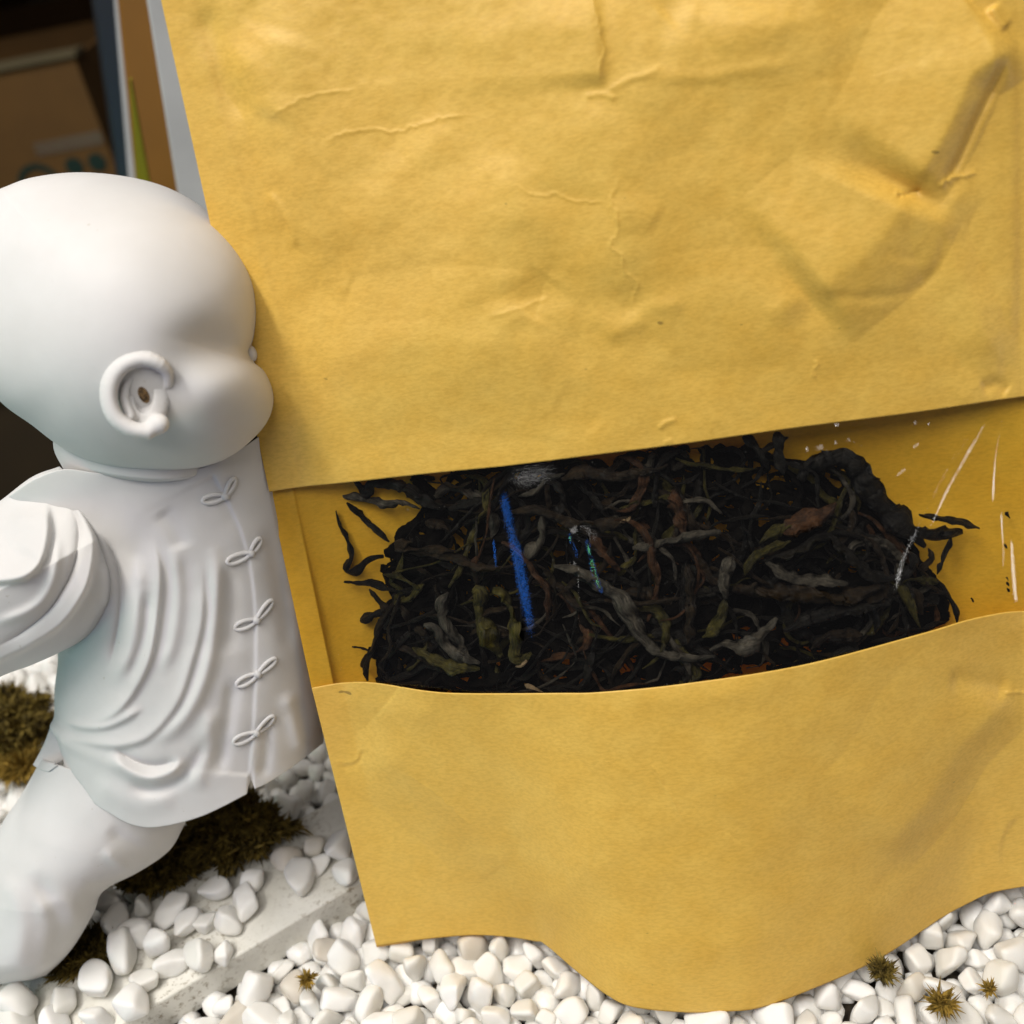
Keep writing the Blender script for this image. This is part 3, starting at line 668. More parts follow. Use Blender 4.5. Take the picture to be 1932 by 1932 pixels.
def put_pebble(P, r, rr, flat=True):
    k_ = int(rr.integers(0, len(PM))) if rr.random() > .02 else 20
    if k_ >= 19 and rr.random() < .55: k_ = int(rr.integers(0, 19))
    o = bpy.data.objects.new("pebble", PM[k_]); COL.objects.link(o); o.location = P; o.scale = (r, r, r)
    o.rotation_euler = (rr.normal(0, .35 if flat else 1.2), rr.normal(0, .35 if flat else 1.2), rr.uniform(0, 6.28)); return o
rr = np.random.default_rng(33)
PL = [(396, 1671, 29, "upright rounded pebble alone at the back of the slab below the jacket hem"), (476, 1658, 25, "smooth oval pebble right of the upright one on the slab"),
 (457, 1695, 27, "egg-shaped pebble just below the smooth oval one"), (533, 1614, 33, "broad pebble at the foot of the moss near the pouch"),
 (563, 1650, 33, "big pointed pebble lying at the upper right of the slab"), (600, 1621, 21, "small glassy pebble wedged beside the big pointed one"),
 (595, 1584, 25, "pebble sitting above the glassy one next to the pouch edge"), (645, 1643, 28, "rounded pebble touching the pouch side on the slab end"),
 (634, 1590, 32, "large pebble partly hidden by the pouch left edge"), (323, 1706, 29, "pitted pebble at the top of the pile on the slab"),
 (344, 1740, 28, "slanting pebble under the pitted one"), (385, 1729, 21, "small cloudy pebble in the middle of the slab pile"),
 (427, 1729, 28, "angular pebble at the right rim of the slab pile"), (368, 1790, 33, "blocky pebble near the slab front"),
 (416, 1787, 23, "wedge-shaped pebble right of the blocky one"), (320, 1806, 25, "narrow pebble left of the blocky one"),
 (258, 1748, 33, "wide flat pebble at the back of the pile"), (292, 1777, 33, "tall oval pebble with a rusty speck"),
 (226, 1799, 33, "plump egg-like pebble beside the trouser hem"), (273, 1843, 27, "low rounded pebble between the two biggest"),
 (182, 1850, 37, "squarish large pebble in front of the moss"), (246, 1886, 39, "largest oval pebble at the slab front edge"),
 (182, 1917, 26, "half-cut pebble at the bottom of the slab"), (112, 1889, 28, "oblong pebble lying near the foot"),
 (41, 1885, 35, "long pebble below the figurine foot"), (18, 1925, 34, "pebble in the bottom left corner of the photo"), (93, 1930, 30, "pebble at the bottom edge between the slab stones"),
 (215, 1729, 29, "shaded grey pebble under the figurine"), (262, 1703, 26, "dim pebble deepest in the shade under the figurine"), (200, 1700, 27, "dark shaded pebble against the trouser cuff")]
taken = []
for x, y, r, lab in PL:
    d = gdepth(np.array([x, y+r*.25], float), ZS+.004); R_ = r*.275/F*1.12
    P = at(np.array([x, y], float), d); P[2] = ZS+R_*.72; taken.append((P[0], P[1], P[2], R_))
    o = put_pebble(P, R_, rr); o["label"] = lab; o["category"] = "pebble"; o["group"] = "loose pebbles lying on the marble slab"
# gravel: relaxed spheres
pts, rad = [], []
for lay, (z, sp) in enumerate(((-.0075, .0073), (-.0015, .0080))):
    for iy, y in enumerate(np.arange(.045, .385, sp*.88)):
        for x in np.arange(-.37, .20, sp):
            if y > .215 and x > -.085: continue
            px_, dd = to_px(np.array([x, y, 0])); 
            if px_[1] > 2600 or px_[0] > 2500 or px_[0] < -600: continue
            pts.append((x+rr.normal(0, .0015)+(iy % 2)*sp/2, y+rr.normal(0, .0015), z+rr.normal(0, .0008))); rad.append(rr.uniform(.0031, .0051))
pts = np.array(pts); rad = np.array(rad)
ok = np.array([not in_slab(p[0], p[1], .003) for p in pts]); pts, rad = pts[ok], rad[ok]
for it in range(40):
    order = np.argsort(pts[:, 0]); pts, rad = pts[order], rad[order]; mv = np.zeros_like(pts)
    for sft in range(1, 150):
        d = pts[sft:]-pts[:-sft]; l = np.linalg.norm(d, axis=1)+1e-9; ov = (rad[sft:]+rad[:-sft])*.90-l; m_ = ov > 0
        if m_.any():
            p_ = d[m_]/l[m_][:, None]*(ov[m_]*.35)[:, None]; i_ = np.where(m_)[0]
            np.add.at(mv, i_+sft, p_); np.add.at(mv, i_, -p_)
    pts += mv; pts[:, 2] -= .0004; pts[:, 2] = np.maximum(pts[:, 2], ZG+rad*.6)
    for k_ in np.where([in_slab(p[0], p[1], .0016) for p in pts])[0]:       # out of the slab's side
        q = pts[k_]-e0; b_ = q[:2].dot(en[:2]); pts[k_, :2] -= en[:2]*(b_+.0016) if b_ < .018 else -en[:2]*.0012
# the pouch presses the stones under it down
pp, dd = to_px(pts)
hx = rows['h'][:, 0]; hy = rows['h'][:, 1]
under = (pp[:, 0] > 715) & (pp[:, 1] < np.interp(pp[:, 0], hx, hy))
topz = pts[:, 2]+rad; pts[:, 2] -= np.where(under, np.maximum(0, topz-.0002), np.maximum(0, topz-.0045))
vis = (pp[:, 0] > -40) & (pp[:, 0] < 1980) & (pp[:, 1] < 1990) & ~((pp[:, 0] > 740) & (pp[:, 1] < np.interp(pp[:, 0], hx, hy)-25)) & (pts[:, 2] > ZG+rad*.6+.0012)
vis &= ~((pp[:, 1] < 1250) | ((pp[:, 0] > 130) & (pp[:, 1] < 1460)))
idx = np.where(vis)[0]; score = np.argsort(-(rad[idx]/dd[idx])); single = set(idx[score[:268]].tolist())
zone = lambda p: ("behind the figurine" if p[1] < 1560 and p[0] < 300 else "behind the slab" if p[1] < 1640 and p[0] < 700 else
   "at the slab near end" if p[0] < 500 else "between slab and pouch" if p[0] < 760 else "before the pouch corner" if p[0] < 1130 else
   "before the bulging base" if p[0] < 1560 else "before the right end")
SV, SF, so = [], [], 0
for i in range(len(pts)):
    if i in single:
        o = put_pebble(pts[i], rad[i], rr, False); z_ = zone(pp[i]); big = rad[i] > .0041; hi_ = pts[i, 2] > -.002
        row_ = "near the hem" if pp[i][1] < np.interp(pp[i][0], hx, hy)+38 and pp[i][0] > 700 else "near photo border" if pp[i][1] > 1862 else "mid strip"
        kk = PM.index(o.data)
        o["label"] = f"{'large' if big else 'small'} {PSH[kk]} {'white' if kk < 19 else 'cream'} pebble {'atop' if hi_ else 'sunk in'} gravel {z_}, {row_}"
        o["category"] = "pebble"; o["group"] = f"white gravel pebbles {z_}"
    else:
        me = PM[int(rr.integers(0, 19))]; v = np.array([q.co[:] for q in me.vertices[:162]]) if False else None
        SV.append((pts[i], rad[i]))
LOV, LOF = icosphere(2); LOV = LOV/np.linalg.norm(LOV, axis=1)[:, None]
V_, F_, so = [], [], 0
for p, r in SV:
    D = rr.normal(size=(10, 3)); D /= np.linalg.norm(D, axis=1)[:, None]; q = np.maximum(LOV @ D.T, 1e-3)/rr.uniform(.65, 1, 10)
    q = np.hstack([q, np.ones((len(q), 1))/1.1]); rd = np.sum(q**9, 1)**(-1/9.)
    V_.append(LOV*rd[:, None]*r+p); F_ += [[a+so for a in f] for f in LOF]; so += len(LOV)
o = mesh_obj("gravel", np.vstack(V_), F_, PEB); tag(o, "bed of small white pebbles filling in below and behind the pouch", "gravel", kind="stuff")

# ------------------------------------------------------------------ moss
def moss_mat(name, lo, hi):
    m, nt, b = mat(name, lo, .8, .2); 
    c = ramp(nt, noise(nt, 350, 3, .6), [(.35, lo), (.65, hi)]); nt.links.new(c, b.inputs["Base Color"]); return m
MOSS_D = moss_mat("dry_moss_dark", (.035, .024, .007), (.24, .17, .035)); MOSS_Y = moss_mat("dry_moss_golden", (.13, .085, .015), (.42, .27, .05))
def moss(name, pxc, d, rpx, n, m, lab, squash=(1, .8, .6), L=.0035, w=.0004, seed=0, spread=.6, zc=None):
    r = np.random.default_rng(seed); c = at(np.array(pxc, float), d); R_ = rpx*d/F; V, Fc = [], []
    if zc is not None: c[2] = zc
    for i in range(n):
        u = r.normal(size=3); u /= np.linalg.norm(u); u[2] = abs(u[2])*.9-.1
        lump = .8+.35*math.sin(u[0]*7+seed)*math.cos(u[1]*6+u[2]*5)
        p = c+u*R_*np.array(squash)*lump*r.uniform(.72, 1); dr = nrm(u+r.normal(0, spread, 3)); l = L*r.uniform(.5, 1.2)
        sd = nrm(np.cross(dr, r.normal(size=3)))*w*r.uniform(.6, 1.3); bend = r.normal(0, .25, 3)*l
        k0 = len(V); V += [p-sd*.5, p+sd*.5, p+dr*l*.5+sd+bend*.3, p+dr*l*.5-sd+bend*.3, p+dr*l+bend]
        Fc += [[k0, k0+1, k0+2, k0+3], [k0+3, k0+2, k0+4]]
    core = LOV*R_*np.array(squash)*.78+c; k0 = len(V); V += list(core); Fc += [[a+k0 for a in f] for f in LOF]
    V = np.array(V); o = mesh_obj(name, V-c, Fc, m); o.location = c; tag(o, lab, "moss"); return o
gd = lambda x, y, z=.004: float(gdepth(np.array([x, y], float), z))
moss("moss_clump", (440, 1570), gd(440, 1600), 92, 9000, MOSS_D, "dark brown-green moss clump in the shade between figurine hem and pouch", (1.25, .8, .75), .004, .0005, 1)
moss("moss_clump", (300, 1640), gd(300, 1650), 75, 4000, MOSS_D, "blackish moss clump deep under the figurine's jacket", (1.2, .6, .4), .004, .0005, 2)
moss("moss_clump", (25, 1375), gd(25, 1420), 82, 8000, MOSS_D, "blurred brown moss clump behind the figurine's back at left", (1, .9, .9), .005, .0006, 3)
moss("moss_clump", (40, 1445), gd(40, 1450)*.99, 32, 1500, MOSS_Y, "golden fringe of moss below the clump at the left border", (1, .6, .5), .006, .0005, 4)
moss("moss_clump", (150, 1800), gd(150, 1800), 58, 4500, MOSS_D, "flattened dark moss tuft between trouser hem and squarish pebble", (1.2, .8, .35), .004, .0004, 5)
moss("moss_tuft", (577, 1845), gd(577, 1850), 9, 150, MOSS_Y, "tiny golden moss tuft among the pebbles right of the slab", (1, 1, .9), .0026, .0003, 6, 1.2, .0035)
moss("moss_tuft", (1665, 1826), gd(1665, 1830), 19, 520, MOSS_D, "dark moss tuft half under the pouch's lower right edge", (1, .9, .9), .0026, .00030, 7, 1.2, .0030)
moss("moss_tuft", (1778, 1893), gd(1778, 1895), 15, 330, MOSS_Y, "golden star-like moss tuft near the lower right corner", (1, .9, .9), .0036, .00035, 8, 1.3, .0040)
moss("moss_tuft", (1868, 1862), gd(1868, 1862), 7, 100, MOSS_Y, "smallest speck of moss between pebbles at far right", (1, .9, .9), .0022, .0003, 9, .7, .0030)

# ------------------------------------------------------------------ the figurine
monk = empty("monk_figurine", tuple(at((60, 1850), gdepth(np.array([60., 1850.]), ZS))))
tag(monk, "matte white resin figurine of a bald child in a knotted jacket, leaning toward the pouch", "figurine")
BV = {}
NOTCH = None
def inflate(name, T, R, B, L, nu, nv, zc, th, thb=None, p=2.0, folds=(), sm=True, endr=0, topr=0, lump=0, fn=None, gain=1.0):
    px = coons(T, R, B, L, nu, nv, sm); u = np.linspace(-1, 1, nu)[None]; v = np.linspace(0, 1, nv)[:, None]
    if name == 'jacket': px[..., 1] -= 24*np.clip(1-np.abs(px[..., 0]-473)/7, 0, 1)**.7*np.clip((v-.88)/.12, 0, 1)**2
    pr = (1-np.abs(u)**p)**(1/p)
    z = np.interp(v, np.linspace(0, 1, len(zc)), zc); tf = np.interp(v, np.linspace(0, 1, len(th)), th)
    if endr: tf = tf*np.sqrt(np.clip(1-np.clip((v-(1-endr))/endr, 0, 1)**2, .0, 1))
    if topr: tf = tf*np.sqrt(np.clip(1-np.clip((topr-v)/topr, 0, 1)**2, .0, 1))
    rel = np.zeros(px.shape[:-1])
    for w in folds: rel = rel+fold(px, w[0], w[1], w[2], w[3], w[4] if len(w) > 4 else None, fade=w[5] if len(w) > 5 else .22)
    rel = rel*gain
    if lump: rel = rel+lump*fnoise(px, 70, 77, 2)
    em = np.clip((1-np.abs(u))/.05, 0, 1)
    df_ = z-tf*pr-rel*(.35+.65*em)
    db_ = z+(tf if thb is None else np.interp(v, np.linspace(0, 1, len(thb)), thb))*pr+.0015
    if fn: df_ = fn(px, df_)
    A, Bk = at(px, df_), at(px, db_); n = nu*nv
    Fc = grid_faces(nv, nu).tolist()+grid_faces(nv, nu, n, True).tolist()
    for j in range(nu-1): Fc.append([j+1, j, n+j, n+j+1]); b0 = (nv-1)*nu; Fc.append([b0+j, b0+j+1, n+b0+j+1, n+b0+j])
    for i in range(nv-1):
        Fc.append([i*nu, (i+1)*nu, n+(i+1)*nu, n+i*nu]); r0 = nu-1; Fc.append([(i+1)*nu+r0, i*nu+r0, n+i*nu+r0, n+(i+1)*nu+r0])
    V = np.vstack([A.reshape(-1, 3), Bk.reshape(-1, 3)])
    o = mesh_obj(name, V, Fc, RESIN); child(o, monk); BV[name] = BVHTree.FromPolygons([tuple(q) for q in A.reshape(-1, 3)], grid_faces(nv, nu).tolist())
    return o
def hit(name, p):
    d = (ray(np.array(p, float)) @ W.T); h = BV[name].ray_cast(Vector(C0), Vector(d).normalized())
    return np.array(h[0]) if h[0] else None
JF = [
 ([(182, 1000), (213, 1044), (227, 1103), (225, 1161), (215, 1220), (200, 1270)], 'slit', .0016, 9),
 ([(250, 1040), (262, 1100), (256, 1170), (240, 1240), (205, 1300)], 'ridge', .0011, 16),
 ([(288, 1010), (304, 1080), (299, 1164), (284, 1245), (254, 1307), (225, 1342), (196, 1358), (160, 1364)], 'step', .0020, 8, 24),
 ([(276, 1110), (272, 1200), (240, 1290)], 'groove', .0008, 13),
 ([(276, 1334), (235, 1360), (196, 1375), (157, 1375), (127, 1365), (108, 1350)], 'step', .0018, 7, 18),
 ([(325, 1020), (336, 1120), (326, 1210), (300, 1280)], 'ridge', .0009, 14),
 ([(382, 1050), (384, 1164), (362, 1257), (335, 1330), (284, 1390), (235, 1409), (196, 1409), (157, 1402), (127, 1395), (103, 1381)], 'step', .0017, 8, 22),
 ([(400, 1010), (410, 1097), (400, 1213), (378, 1300), (336, 1368), (270, 1412)], 'ridge', .0014, 15),
 ([(215, 1412), (254, 1436), (294, 1444), (340, 1434)], 'slit', .0013, 7),
 ([(200, 1422), (245, 1457), (284, 1469), (323, 1457), (350, 1430)], 'ridge', .0016, 12),
 ([(235, 1475), (284, 1490), (333, 1474), (370, 1436), (395, 1380)], 'groove', .0011, 13),
 ([(400, 892), (432, 954), (459, 1017), (478, 1114), (482, 1230), (478, 1363), (469, 1468)], 'step', -.0006, 4, 60, .02),
 ([(442, 1270), (428, 1370), (410, 1470)], 'groove', .0010, 14), ([(400, 1330), (385, 1420), (370, 1500)], 'ridge', .0008, 16),
 ([(505, 1350), (500, 1440), (490, 1475)], 'groove', .0008, 12), ([(540, 1300), (560, 1380), (575, 1430)], 'ridge', .0010, 16),
 ([(505, 980), (530, 1100), (548, 1240)], 'groove', .0009, 18), ([(430, 1060), (436, 1150), (430, 1240)], 'groove', .0007, 16),
 ([(300, 960), (330, 1000), (345, 1040)], 'groove', .0006, 18), ([(170, 1470), (240, 1510), (340, 1510)], 'ridge', .0007, 22)]
jacket = inflate("jacket",
 T=[(15, 936), (62, 904), (120, 884), (190, 892), (300, 902), (420, 866), (530, 795)],
 R=[(530, 795), (553, 930), (583, 1080), (603, 1220), (614, 1340), (610, 1402)],
 B=[(124, 1455), (136, 1478), (150, 1497), (200, 1530), (250, 1556), (300, 1560), (380, 1540), (462, 1500), (484, 1487), (503, 1478), (550, 1448), (610, 1402)],
 L=[(15, 938), (60, 1050), (98, 1200), (109, 1240), (103, 1300), (102, 1350), (94, 1372), (108, 1398), (124, 1455)],
 nu=230, nv=300, zc=[.268, .279, .289, .296, .301], th=[.021, .026, .029, .030, .028], thb=[.016, .018, .020, .022, .022], folds=JF, lump=.0005, p=2.5, gain=1.3)
inflate("collar", T=[(100, 815), (150, 838), (210, 855), (300, 862), (380, 852), (440, 830)], R=[(440, 830), (436, 870), (418, 900)],
 B=[(120, 886), (160, 899), (220, 911), (290, 918), (370, 914), (402, 909), (418, 900)], L=[(100, 815), (102, 850), (120, 886)],
 nu=120, nv=36, zc=[.2650, .2675], th=[.0225, .0228], endr=.35, p=2.2, folds=[([(130, 888), (200, 903), (290, 910), (400, 902)], 'ridge', .0006, 7)])
leg = inflate("trouser_leg", T=[(105, 1418), (230, 1470), (372, 1500)], R=[(372, 1500), (345, 1562), (318, 1606), (262, 1645), (205, 1674), (184, 1698), (166, 1742), (130, 1798), (88, 1840)],
 B=[(-90, 1846), (-40, 1856), (0, 1857), (50, 1852), (88, 1840)], L=[(78, 1432), (40, 1500), (0, 1560), (-55, 1680), (-90, 1846)],
 nu=150, nv=190, zc=[.300, .300, .300, .302], th=[.022, .022, .021, .018], endr=.10, folds=[
  ([(200, 1560), (260, 1600), (330, 1590)], 'groove', .0011, 16), ([(190, 1600), (240, 1640), (290, 1626)], 'ridge', .0009, 12),
  ([(150, 1660), (200, 1660), (300, 1625)], 'slit', .0008, 7), ([(180, 1690), (120, 1700), (60, 1720)], 'ridge', .0009, 18),
  ([(60, 1640), (110, 1740), (100, 1830)], 'groove', .0011, 18), ([(130, 1690), (150, 1760), (110, 1810)], 'ridge', .0009, 14),
  ([(0, 1640), (40, 1740), (30, 1840)], 'ridge', .0009, 20)], lump=.0004)
def on_leg(px_, d):
    out = d.copy()
    for i_ in np.ndindex(d.shape):
        h_ = hit('trouser_leg', px_[i_])
        if h_ is not None: out[i_] = min(d[i_], float(((h_-C0) @ W.T @ np.eye(3)) @ np.zeros(3)) or d[i_]) if False else min(d[i_], to_px(h_)[1]-.0011)
    return out
inflate("jacket_tail", T=[(96, 1368), (130, 1390), (175, 1402)], R=[(175, 1402), (130, 1428), (92, 1456)], B=[(62, 1443), (75, 1452), (92, 1456)], L=[(96, 1368), (82, 1405), (62, 1443)],
 nu=40, nv=40, zc=[.296, .297], th=[.0012, .0012], thb=[.001, .001], fn=on_leg)
inflate("trouser_cuff", T=[(140, 1690), (165, 1680), (190, 1676)], R=[(190, 1676), (178, 1720), (150, 1764)], B=[(118, 1770), (132, 1768), (150, 1764)], L=[(140, 1690), (130, 1730), (118, 1770)],
 nu=30, nv=40, zc=[.300, .3005], th=[.010, .009])
inflate("sleeve", T=[(-150, 1030), (-60, 985), (0, 945), (60, 900), (112, 880)], R=[(112, 880), (155, 915), (190, 985), (220, 1055), (229, 1110), (218, 1163)],
 B=[(-150, 1345), (0, 1277), (59, 1255), (117, 1229), (164, 1203), (218, 1163)], L=[(-150, 1030), (-165, 1180), (-150, 1345)],
 nu=190, nv=190, zc=[.2675, .2640, .2675], th=[.016, .0215, .0145], endr=.35, topr=.6, p=2.3, gain=1.35, folds=[
  ([(110, 900), (140, 940), (168, 985), (181, 1024), (176, 1073), (160, 1122), (117, 1181), (59, 1220), (0, 1249), (-60, 1275)], 'step', .0032, 6, 26, .15),
  ([(120, 930), (146, 985), (147, 1030), (137, 1075), (117, 1116), (88, 1156), (39, 1195), (-20, 1228)], 'slit', .0013, 7, None, .25),
  ([(90, 940), (94, 1005), (80, 1060), (49, 1090), (0, 1100), (-50, 1100)], 'step', .0030, 9, 60, .15),
  ([(110, 1000), (104, 1075), (84, 1125), (49, 1155), (-20, 1180)], 'ridge', .0007, 10),
  ([(190, 1060), (200, 1110), (190, 1150)], 'ridge', .0006, 14), ([(20, 970), (60, 1000), (40, 1050)], 'ridge', .0006, 30)])
# knotted frog fasteners
def tube(path3, r, K=8):
    P = np.asarray(path3); n = len(P); T = np.gradient(P, axis=0); T /= np.linalg.norm(T, axis=1)[:, None]+1e-12; V = []
    for i in range(n):
        sx = np.cross(T[i], zf); sx /= np.linalg.norm(sx)+1e-9; nz = np.cross(sx, T[i]); rr_ = r[i] if np.ndim(r) else r
        for k_ in range(K): V.append(P[i]+rr_*(math.cos(2*math.pi*k_/K)*sx+math.sin(2*math.pi*k_/K)*nz))
    return V, [[i*K+k_, i*K+(k_+1) % K, (i+1)*K+(k_+1) % K, (i+1)*K+k_] for i in range(n-1) for k_ in range(K)]+[list(range(K))[::-1], [(n-1)*K+k_ for k_ in range(K)]]
for kn, le, re_ in [((426, 936), (383, 945), (443, 903)), ((474, 1044), (429, 1061), (491, 1016)), ((485, 1170), (444, 1185), (513, 1133)), ((487, 1272), (447, 1293), (520, 1243)), ((484, 1383), (441, 1401), (516, 1352))]:
    V, Fc = [], []
    for e, wd_ in ((le, 7.5), (re_, 5.5)):
        kn_, e_ = np.array(kn, float), np.array(e, float); ax_ = e_-kn_; pn = np.array([-ax_[1], ax_[0]])/np.linalg.norm(ax_)
        loop = []
        for t_ in np.linspace(0, 1, 26):
            a = t_*2*math.pi; q = kn_+ax_*(.5-.5*math.cos(a))+pn*wd_*math.sin(a)*(math.sin(a/2)**.6)*1.15
            h = hit("jacket", q); h = h if h is not None else at(q, .265); loop.append(h-(h-C0)/np.linalg.norm(h-C0)*.0002)
        v, f = tube(loop, .00058); k0 = len(V); V += v; Fc += [[a+k0 for a in g] for g in f]
    h = hit("jacket", kn); k0 = len(V)
    V += list(LOV*.00115+h); Fc += [[a+k0 for a in g] for g in LOF]
    o = mesh_obj("frog_button", V, Fc, RESIN); child(o, monk)

# head: star-shaped body from its outline, rounder than deep
SIL = np.array([(0, 356), (60, 335), (150, 325), (250, 335), (330, 360), (400, 405), (450, 460), (480, 520), (487, 580), (481, 632), (472, 664), (480, 684), (500, 702), (515, 740), (512, 778), (490, 815), (440, 858), (380, 882), (300, 891), (200, 880), (120, 846), (60, 802), (0, 757), (-45, 690), (-66, 600), (-62, 500), (-40, 410)], float)
HC = np.array([222., 610.]); HZ = .2495
sil = smooth_line(np.vstack([SIL, SIL[:1]]), 720)[:-1]; ang = np.arctan2(sil[:, 1]-HC[1], sil[:, 0]-HC[0]); rd = np.hypot(*(sil-HC).T)
od = np.argsort(ang); ang, rd = ang[od], rd[od]; ang = np.r_[ang-2*np.pi, ang, ang+2*np.pi]; rd = np.r_[rd, rd, rd]
HV, HF = icosphere(7); HV = HV/np.linalg.norm(HV, axis=1)[:, None]
th_ = np.arctan2(HV[:, 1], HV[:, 0]); sp_ = np.hypot(HV[:, 0], HV[:, 1]); R2 = np.interp(th_, ang, rd)
Rs = 272.
w_ = sp_**2.2; Rpl = R2*w_+Rs*.99*(1-w_)
r3 = 1/np.sqrt((sp_/Rpl)**2+(np.abs(HV[:, 2])/(Rs*.93))**2)
pxh = HC+HV[:, :2]*r3[:, None]; dz = HV[:, 2]*r3; front = np.clip(-HV[:, 2], 0, 1); front = front*front*(3-2*front)
dz += -front*36*np.exp(-(((pxh-[415, 765])/[85, 72])**2).sum(1))        # cheek
dz += front*40*np.exp(-(((pxh-[425, 655])/[75, 48])**2).sum(1))         # hollow of the eye
dz += -front*14*np.exp(-(((pxh-[200, 480])/[200, 120])**2).sum(1))
dz += front*14*np.exp(-(((pxh-[330, 745])/[60, 70])**2).sum(1))
PXM = HZ/F
HW = at(pxh, HZ+dz*PXM)
head = mesh_obj("head", HW, HF, RESIN); child(head, monk)
BV['head'] = BVHTree.FromPolygons([tuple(q) for q in HW], HF)
# small nose tip just behind the cheek line
nv_, nf_ = icosphere(3); nb_ = at(np.array([474., 667.]), .2458)+nv_*np.array([.0013, .0016, .0021]); child(mesh_obj("nose", nb_, nf_, RESIN), monk)
# ear
EC = np.array([262., 748.]); he = hit('head', EC); ez = float(((he-C0) @ W)[2])
def capch(X, P, R_, k_=6):
    d = None
    for i in range(len(P)-1):
        a, b_ = np.array(P[i]), np.array(P[i+1]); ab = b_-a; t_ = np.clip(((X-a) @ ab)/(ab @ ab+1e-9), 0, 1)
        q = np.linalg.norm(X-(a+t_[..., None]*ab), axis=-1)-(R_[i]*(1-t_)+R_[i+1]*t_)
        d = q if d is None else -np.log(np.exp(-np.clip(d, -60, 60)/k_*1.0)+np.exp(-np.clip(q, -60, 60)/k_))*k_ if False else np.minimum(d, q)
    return d
def smin(a, b_, k_): h = np.clip(.5+.5*(b_-a)/k_, 0, 1); return b_*(1-h)+a*h-k_*h*(1-h)
def ear_sdf(X):
    rim = smooth_line([(318, 722, -4), (315, 702, -18), (300, 686, -30), (270, 677, -34), (236, 686, -36), (212, 712, -34), (205, 748, -32), (216, 785, -30), (244, 808, -28), (278, 815, -26)], 26)
    d = capch(X, rim, np.interp(np.arange(26), [0, 6, 14, 25], [9, 16, 18, 15]))
    inner = smooth_line([(290, 702, -12), (262, 700, -18), (240, 722, -18), (234, 752, -16), (246, 784, -14)], 16)
    d = smin(d, capch(X, inner, np.full(16, 9.5)), 7)
    d = smin(d, np.linalg.norm((X-[298, 800, -22])/[1.1, 1, .9], axis=-1)-20, 12)
    base = np.linalg.norm((X-[262, 748, 8])/np.array([58, 76, 20]), axis=-1)*30-30
    d = smin(d, base, 14)
    hole = (np.linalg.norm((X-[272, 746, -16])/[20, 36, 26], axis=-1)-1)*20
    return np.maximum(d, -hole)
Ve, Fe = surface_nets(ear_sdf, (185, 645, -75), (345, 850, 50), 2.0)
We = at(Ve[:, :2], ez+Ve[:, 2]*PXM+.0012)
ear = mesh_obj("ear", We, Fe, RESIN); child(ear, monk)
nv2 = nv_*np.array([.0012, .0010, .0022])+at(np.array([271., 744.]), ez+.0004); child(mesh_obj("ear_hollow_shade", nv2, nf_, HOLE), monk)  # dark ellipsoid stands in for the shade inside the ear hole

# ------------------------------------------------------------------ things behind
def board(name, px4, dep4, thick, m, lab, cat):
    P = np.array([at(np.array(p, float), d) for p, d in zip(px4, dep4)]); n = np.cross(P[1]-P[0], P[3]-P[0]); n = n/np.linalg.norm(n); n = n if n[1] > 0 else -n
    V = np.vstack([P, P+n*thick]); Fc = [[0, 1, 2, 3], [7, 6, 5, 4]]+[[i, 4+i, 4+(i+1) % 4, (i+1) % 4] for i in range(4)]
    c_ = V.mean(0); o = mesh_obj(name, V-c_, Fc, m, smooth=False); o.location = c_
    md = o.modifiers.new("bevel", 'BEVEL'); md.width = thick*.3; md.segments = 3; tag(o, lab, cat); return o
def simple(name, c, rough=.6, var=.12):
    m, nt, b = mat(name, c, rough); q = ramp(nt, noise(nt, 20, 4), [(.3, tuple(x*(1-var) for x in c)), (.7, tuple(min(1, x*(1+var)) for x in c))]); nt.links.new(q, b.inputs["Base Color"]); return m
GREY = simple("pale_grey_card", (.50, .48, .48), .45); ORANGE = simple("orange_kraft", (.20, .080, .003)); LIME = simple("lime_card", (.30, .26, .006))
SMOKE = simple("smoke_grey", (.010, .010, .011), .4); PALE = simple("pale_edge", (.36, .35, .35)); CARD = simple("cardboard", (.12, .056, .009), .8); CARDD = simple("shaded_cardboard", (.035, .02, .006), .8); CARD_L = simple("cardboard_flap", (.11, .085, .04), .8)  # CARDD: darker cardboard copy, the dark gap's shade put into its colour
INK = simple("green_ink", (.004, .022, .014), .8); TAPE = simple("packing_tape", (.13, .085, .055), .3)
def gb(p, z=-.012): return float(gdepth(np.array(p, float), z))
board("grey_board", [(266, -60), (560, -100), (640, 560), (372, 600)], [.42, .42, .52, .52], .004, GREY, "pale grey upright board leaning right behind the pouch", "board")
board("kraft_packet", [(212, -60), (300, -60), (385, 600), (278, 600)], [.50, .50, .60, .60], .01, ORANGE, "orange-brown paper packet standing behind the grey board", "packet")
board("lime_card", [(244, 150), (247, 150), (296, 420), (263, 420)], [.485, .485, .55, .55], .002, LIME, "narrow yellow-green card in front of the orange packet", "card")
board("pale_strip", [(208, -60), (224, -60), (290, 600), (262, 600)], [.52, .52, .61, .61], .006, PALE, "thin pale grey strip along the orange packet's left edge", "strip")
board("smoke_board", [(160, -60), (225, -60), (290, 600), (255, 600)], [.60, .60, .70, .70], .01, SMOKE, "smoky dark grey translucent-looking panel left of the orange packet", "panel")
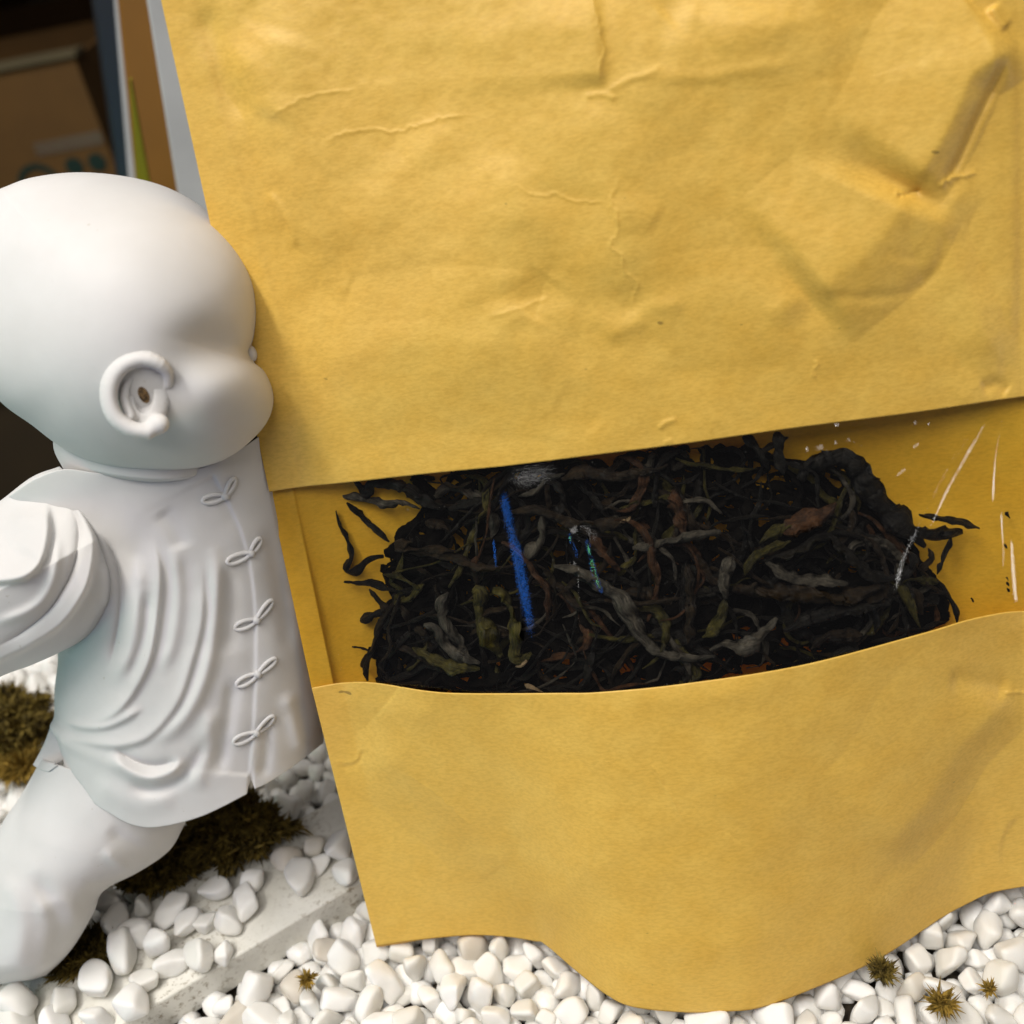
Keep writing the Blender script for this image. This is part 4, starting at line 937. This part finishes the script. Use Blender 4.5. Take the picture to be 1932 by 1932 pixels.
# cardboard boxes on the dark floor beyond
def carton(name, corner_px, depth, wx, wy, h, lab, yaw=0, marks=False, m=CARD):
    c_ = at(np.array(corner_px, float), depth); o = empty(name, (c_[0], c_[1], c_[2]-h)); o.rotation_euler[2] = yaw
    t_ = .006
    def bx(nm, x0, x1, y0, y1, z0, z1, m_):
        V = [(x, y, z) for z in (z0, z1) for x, y in ((x0, y0), (x1, y0), (x1, y1), (x0, y1))]
        f = [[3, 2, 1, 0], [4, 5, 6, 7], [0, 1, 5, 4], [1, 2, 6, 5], [2, 3, 7, 6], [3, 0, 4, 7]]
        q = mesh_obj(nm, V, f, m_, smooth=False); q.parent = o; return q
    bx("side_panel", -wx, 0, 0, t_, 0, h, m); bx("side_panel", -t_, 0, t_, wy, 0, h, m); bx("side_panel", -wx, -wx+t_, t_, wy, 0, h, m); bx("side_panel", -wx+t_, -t_, wy-t_, wy, 0, h, m)
    fl = bx("flap", -.09, .004, -.005, .03, h+.001, h+.006, CARD_L); bx("bottom_panel", -wx+t_, -t_, t_, wy-t_, .002, .008, m)
    if marks:
        bx("tape_strip", -.075, -.002, -.0012, -.0002, h*.745, h*.785, TAPE)
        for cx_, r_, ring in ((-.085, .023, 1), (-.042, .0095, 0), (-.017, .0095, 0)):
            V, f = [], []; n_ = 28; cz = h*.66+(0 if ring else .012); ri = r_*.72 if ring else 0.0005
            for k_ in range(n_):
                a = 2*math.pi*k_/n_
                for q in (r_, ri): V.append((cx_+q*math.cos(a), -.0016, cz+q*math.sin(a)))
            f = [[2*k_, 2*k_+1, (2*k_+3) % (2*n_), (2*k_+2) % (2*n_)] for k_ in range(n_)]
            z_ = mesh_obj("printed_mark", V, f, INK, smooth=False); z_.parent = o
    tag(o, lab, "box"); return o
carton("cardboard_box", (140, 108), 1.05, .42, .30, .34, "brown cardboard box with green printed marks and tape in the dark background", .12, True)
carton("cardboard_box", (150, -10), 1.75, .5, .3, .30, "dim cardboard box farther back at the top border", 0)
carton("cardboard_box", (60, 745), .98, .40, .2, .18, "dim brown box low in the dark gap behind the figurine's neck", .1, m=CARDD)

BLK, nt, b = mat("black_shade_board", (.010, .009, .008), .6)
sh = slab("shade_board", [(-1.8, 1.15), (-.30, 1.15), (-.30, 2.4), (-1.8, 2.4)], .30, .33, BLK, .002)  # added unseen board, placed to keep light off the cardboard boxes
tag(sh, "added black board out of view above, shading the cardboard boxes", "shade board")
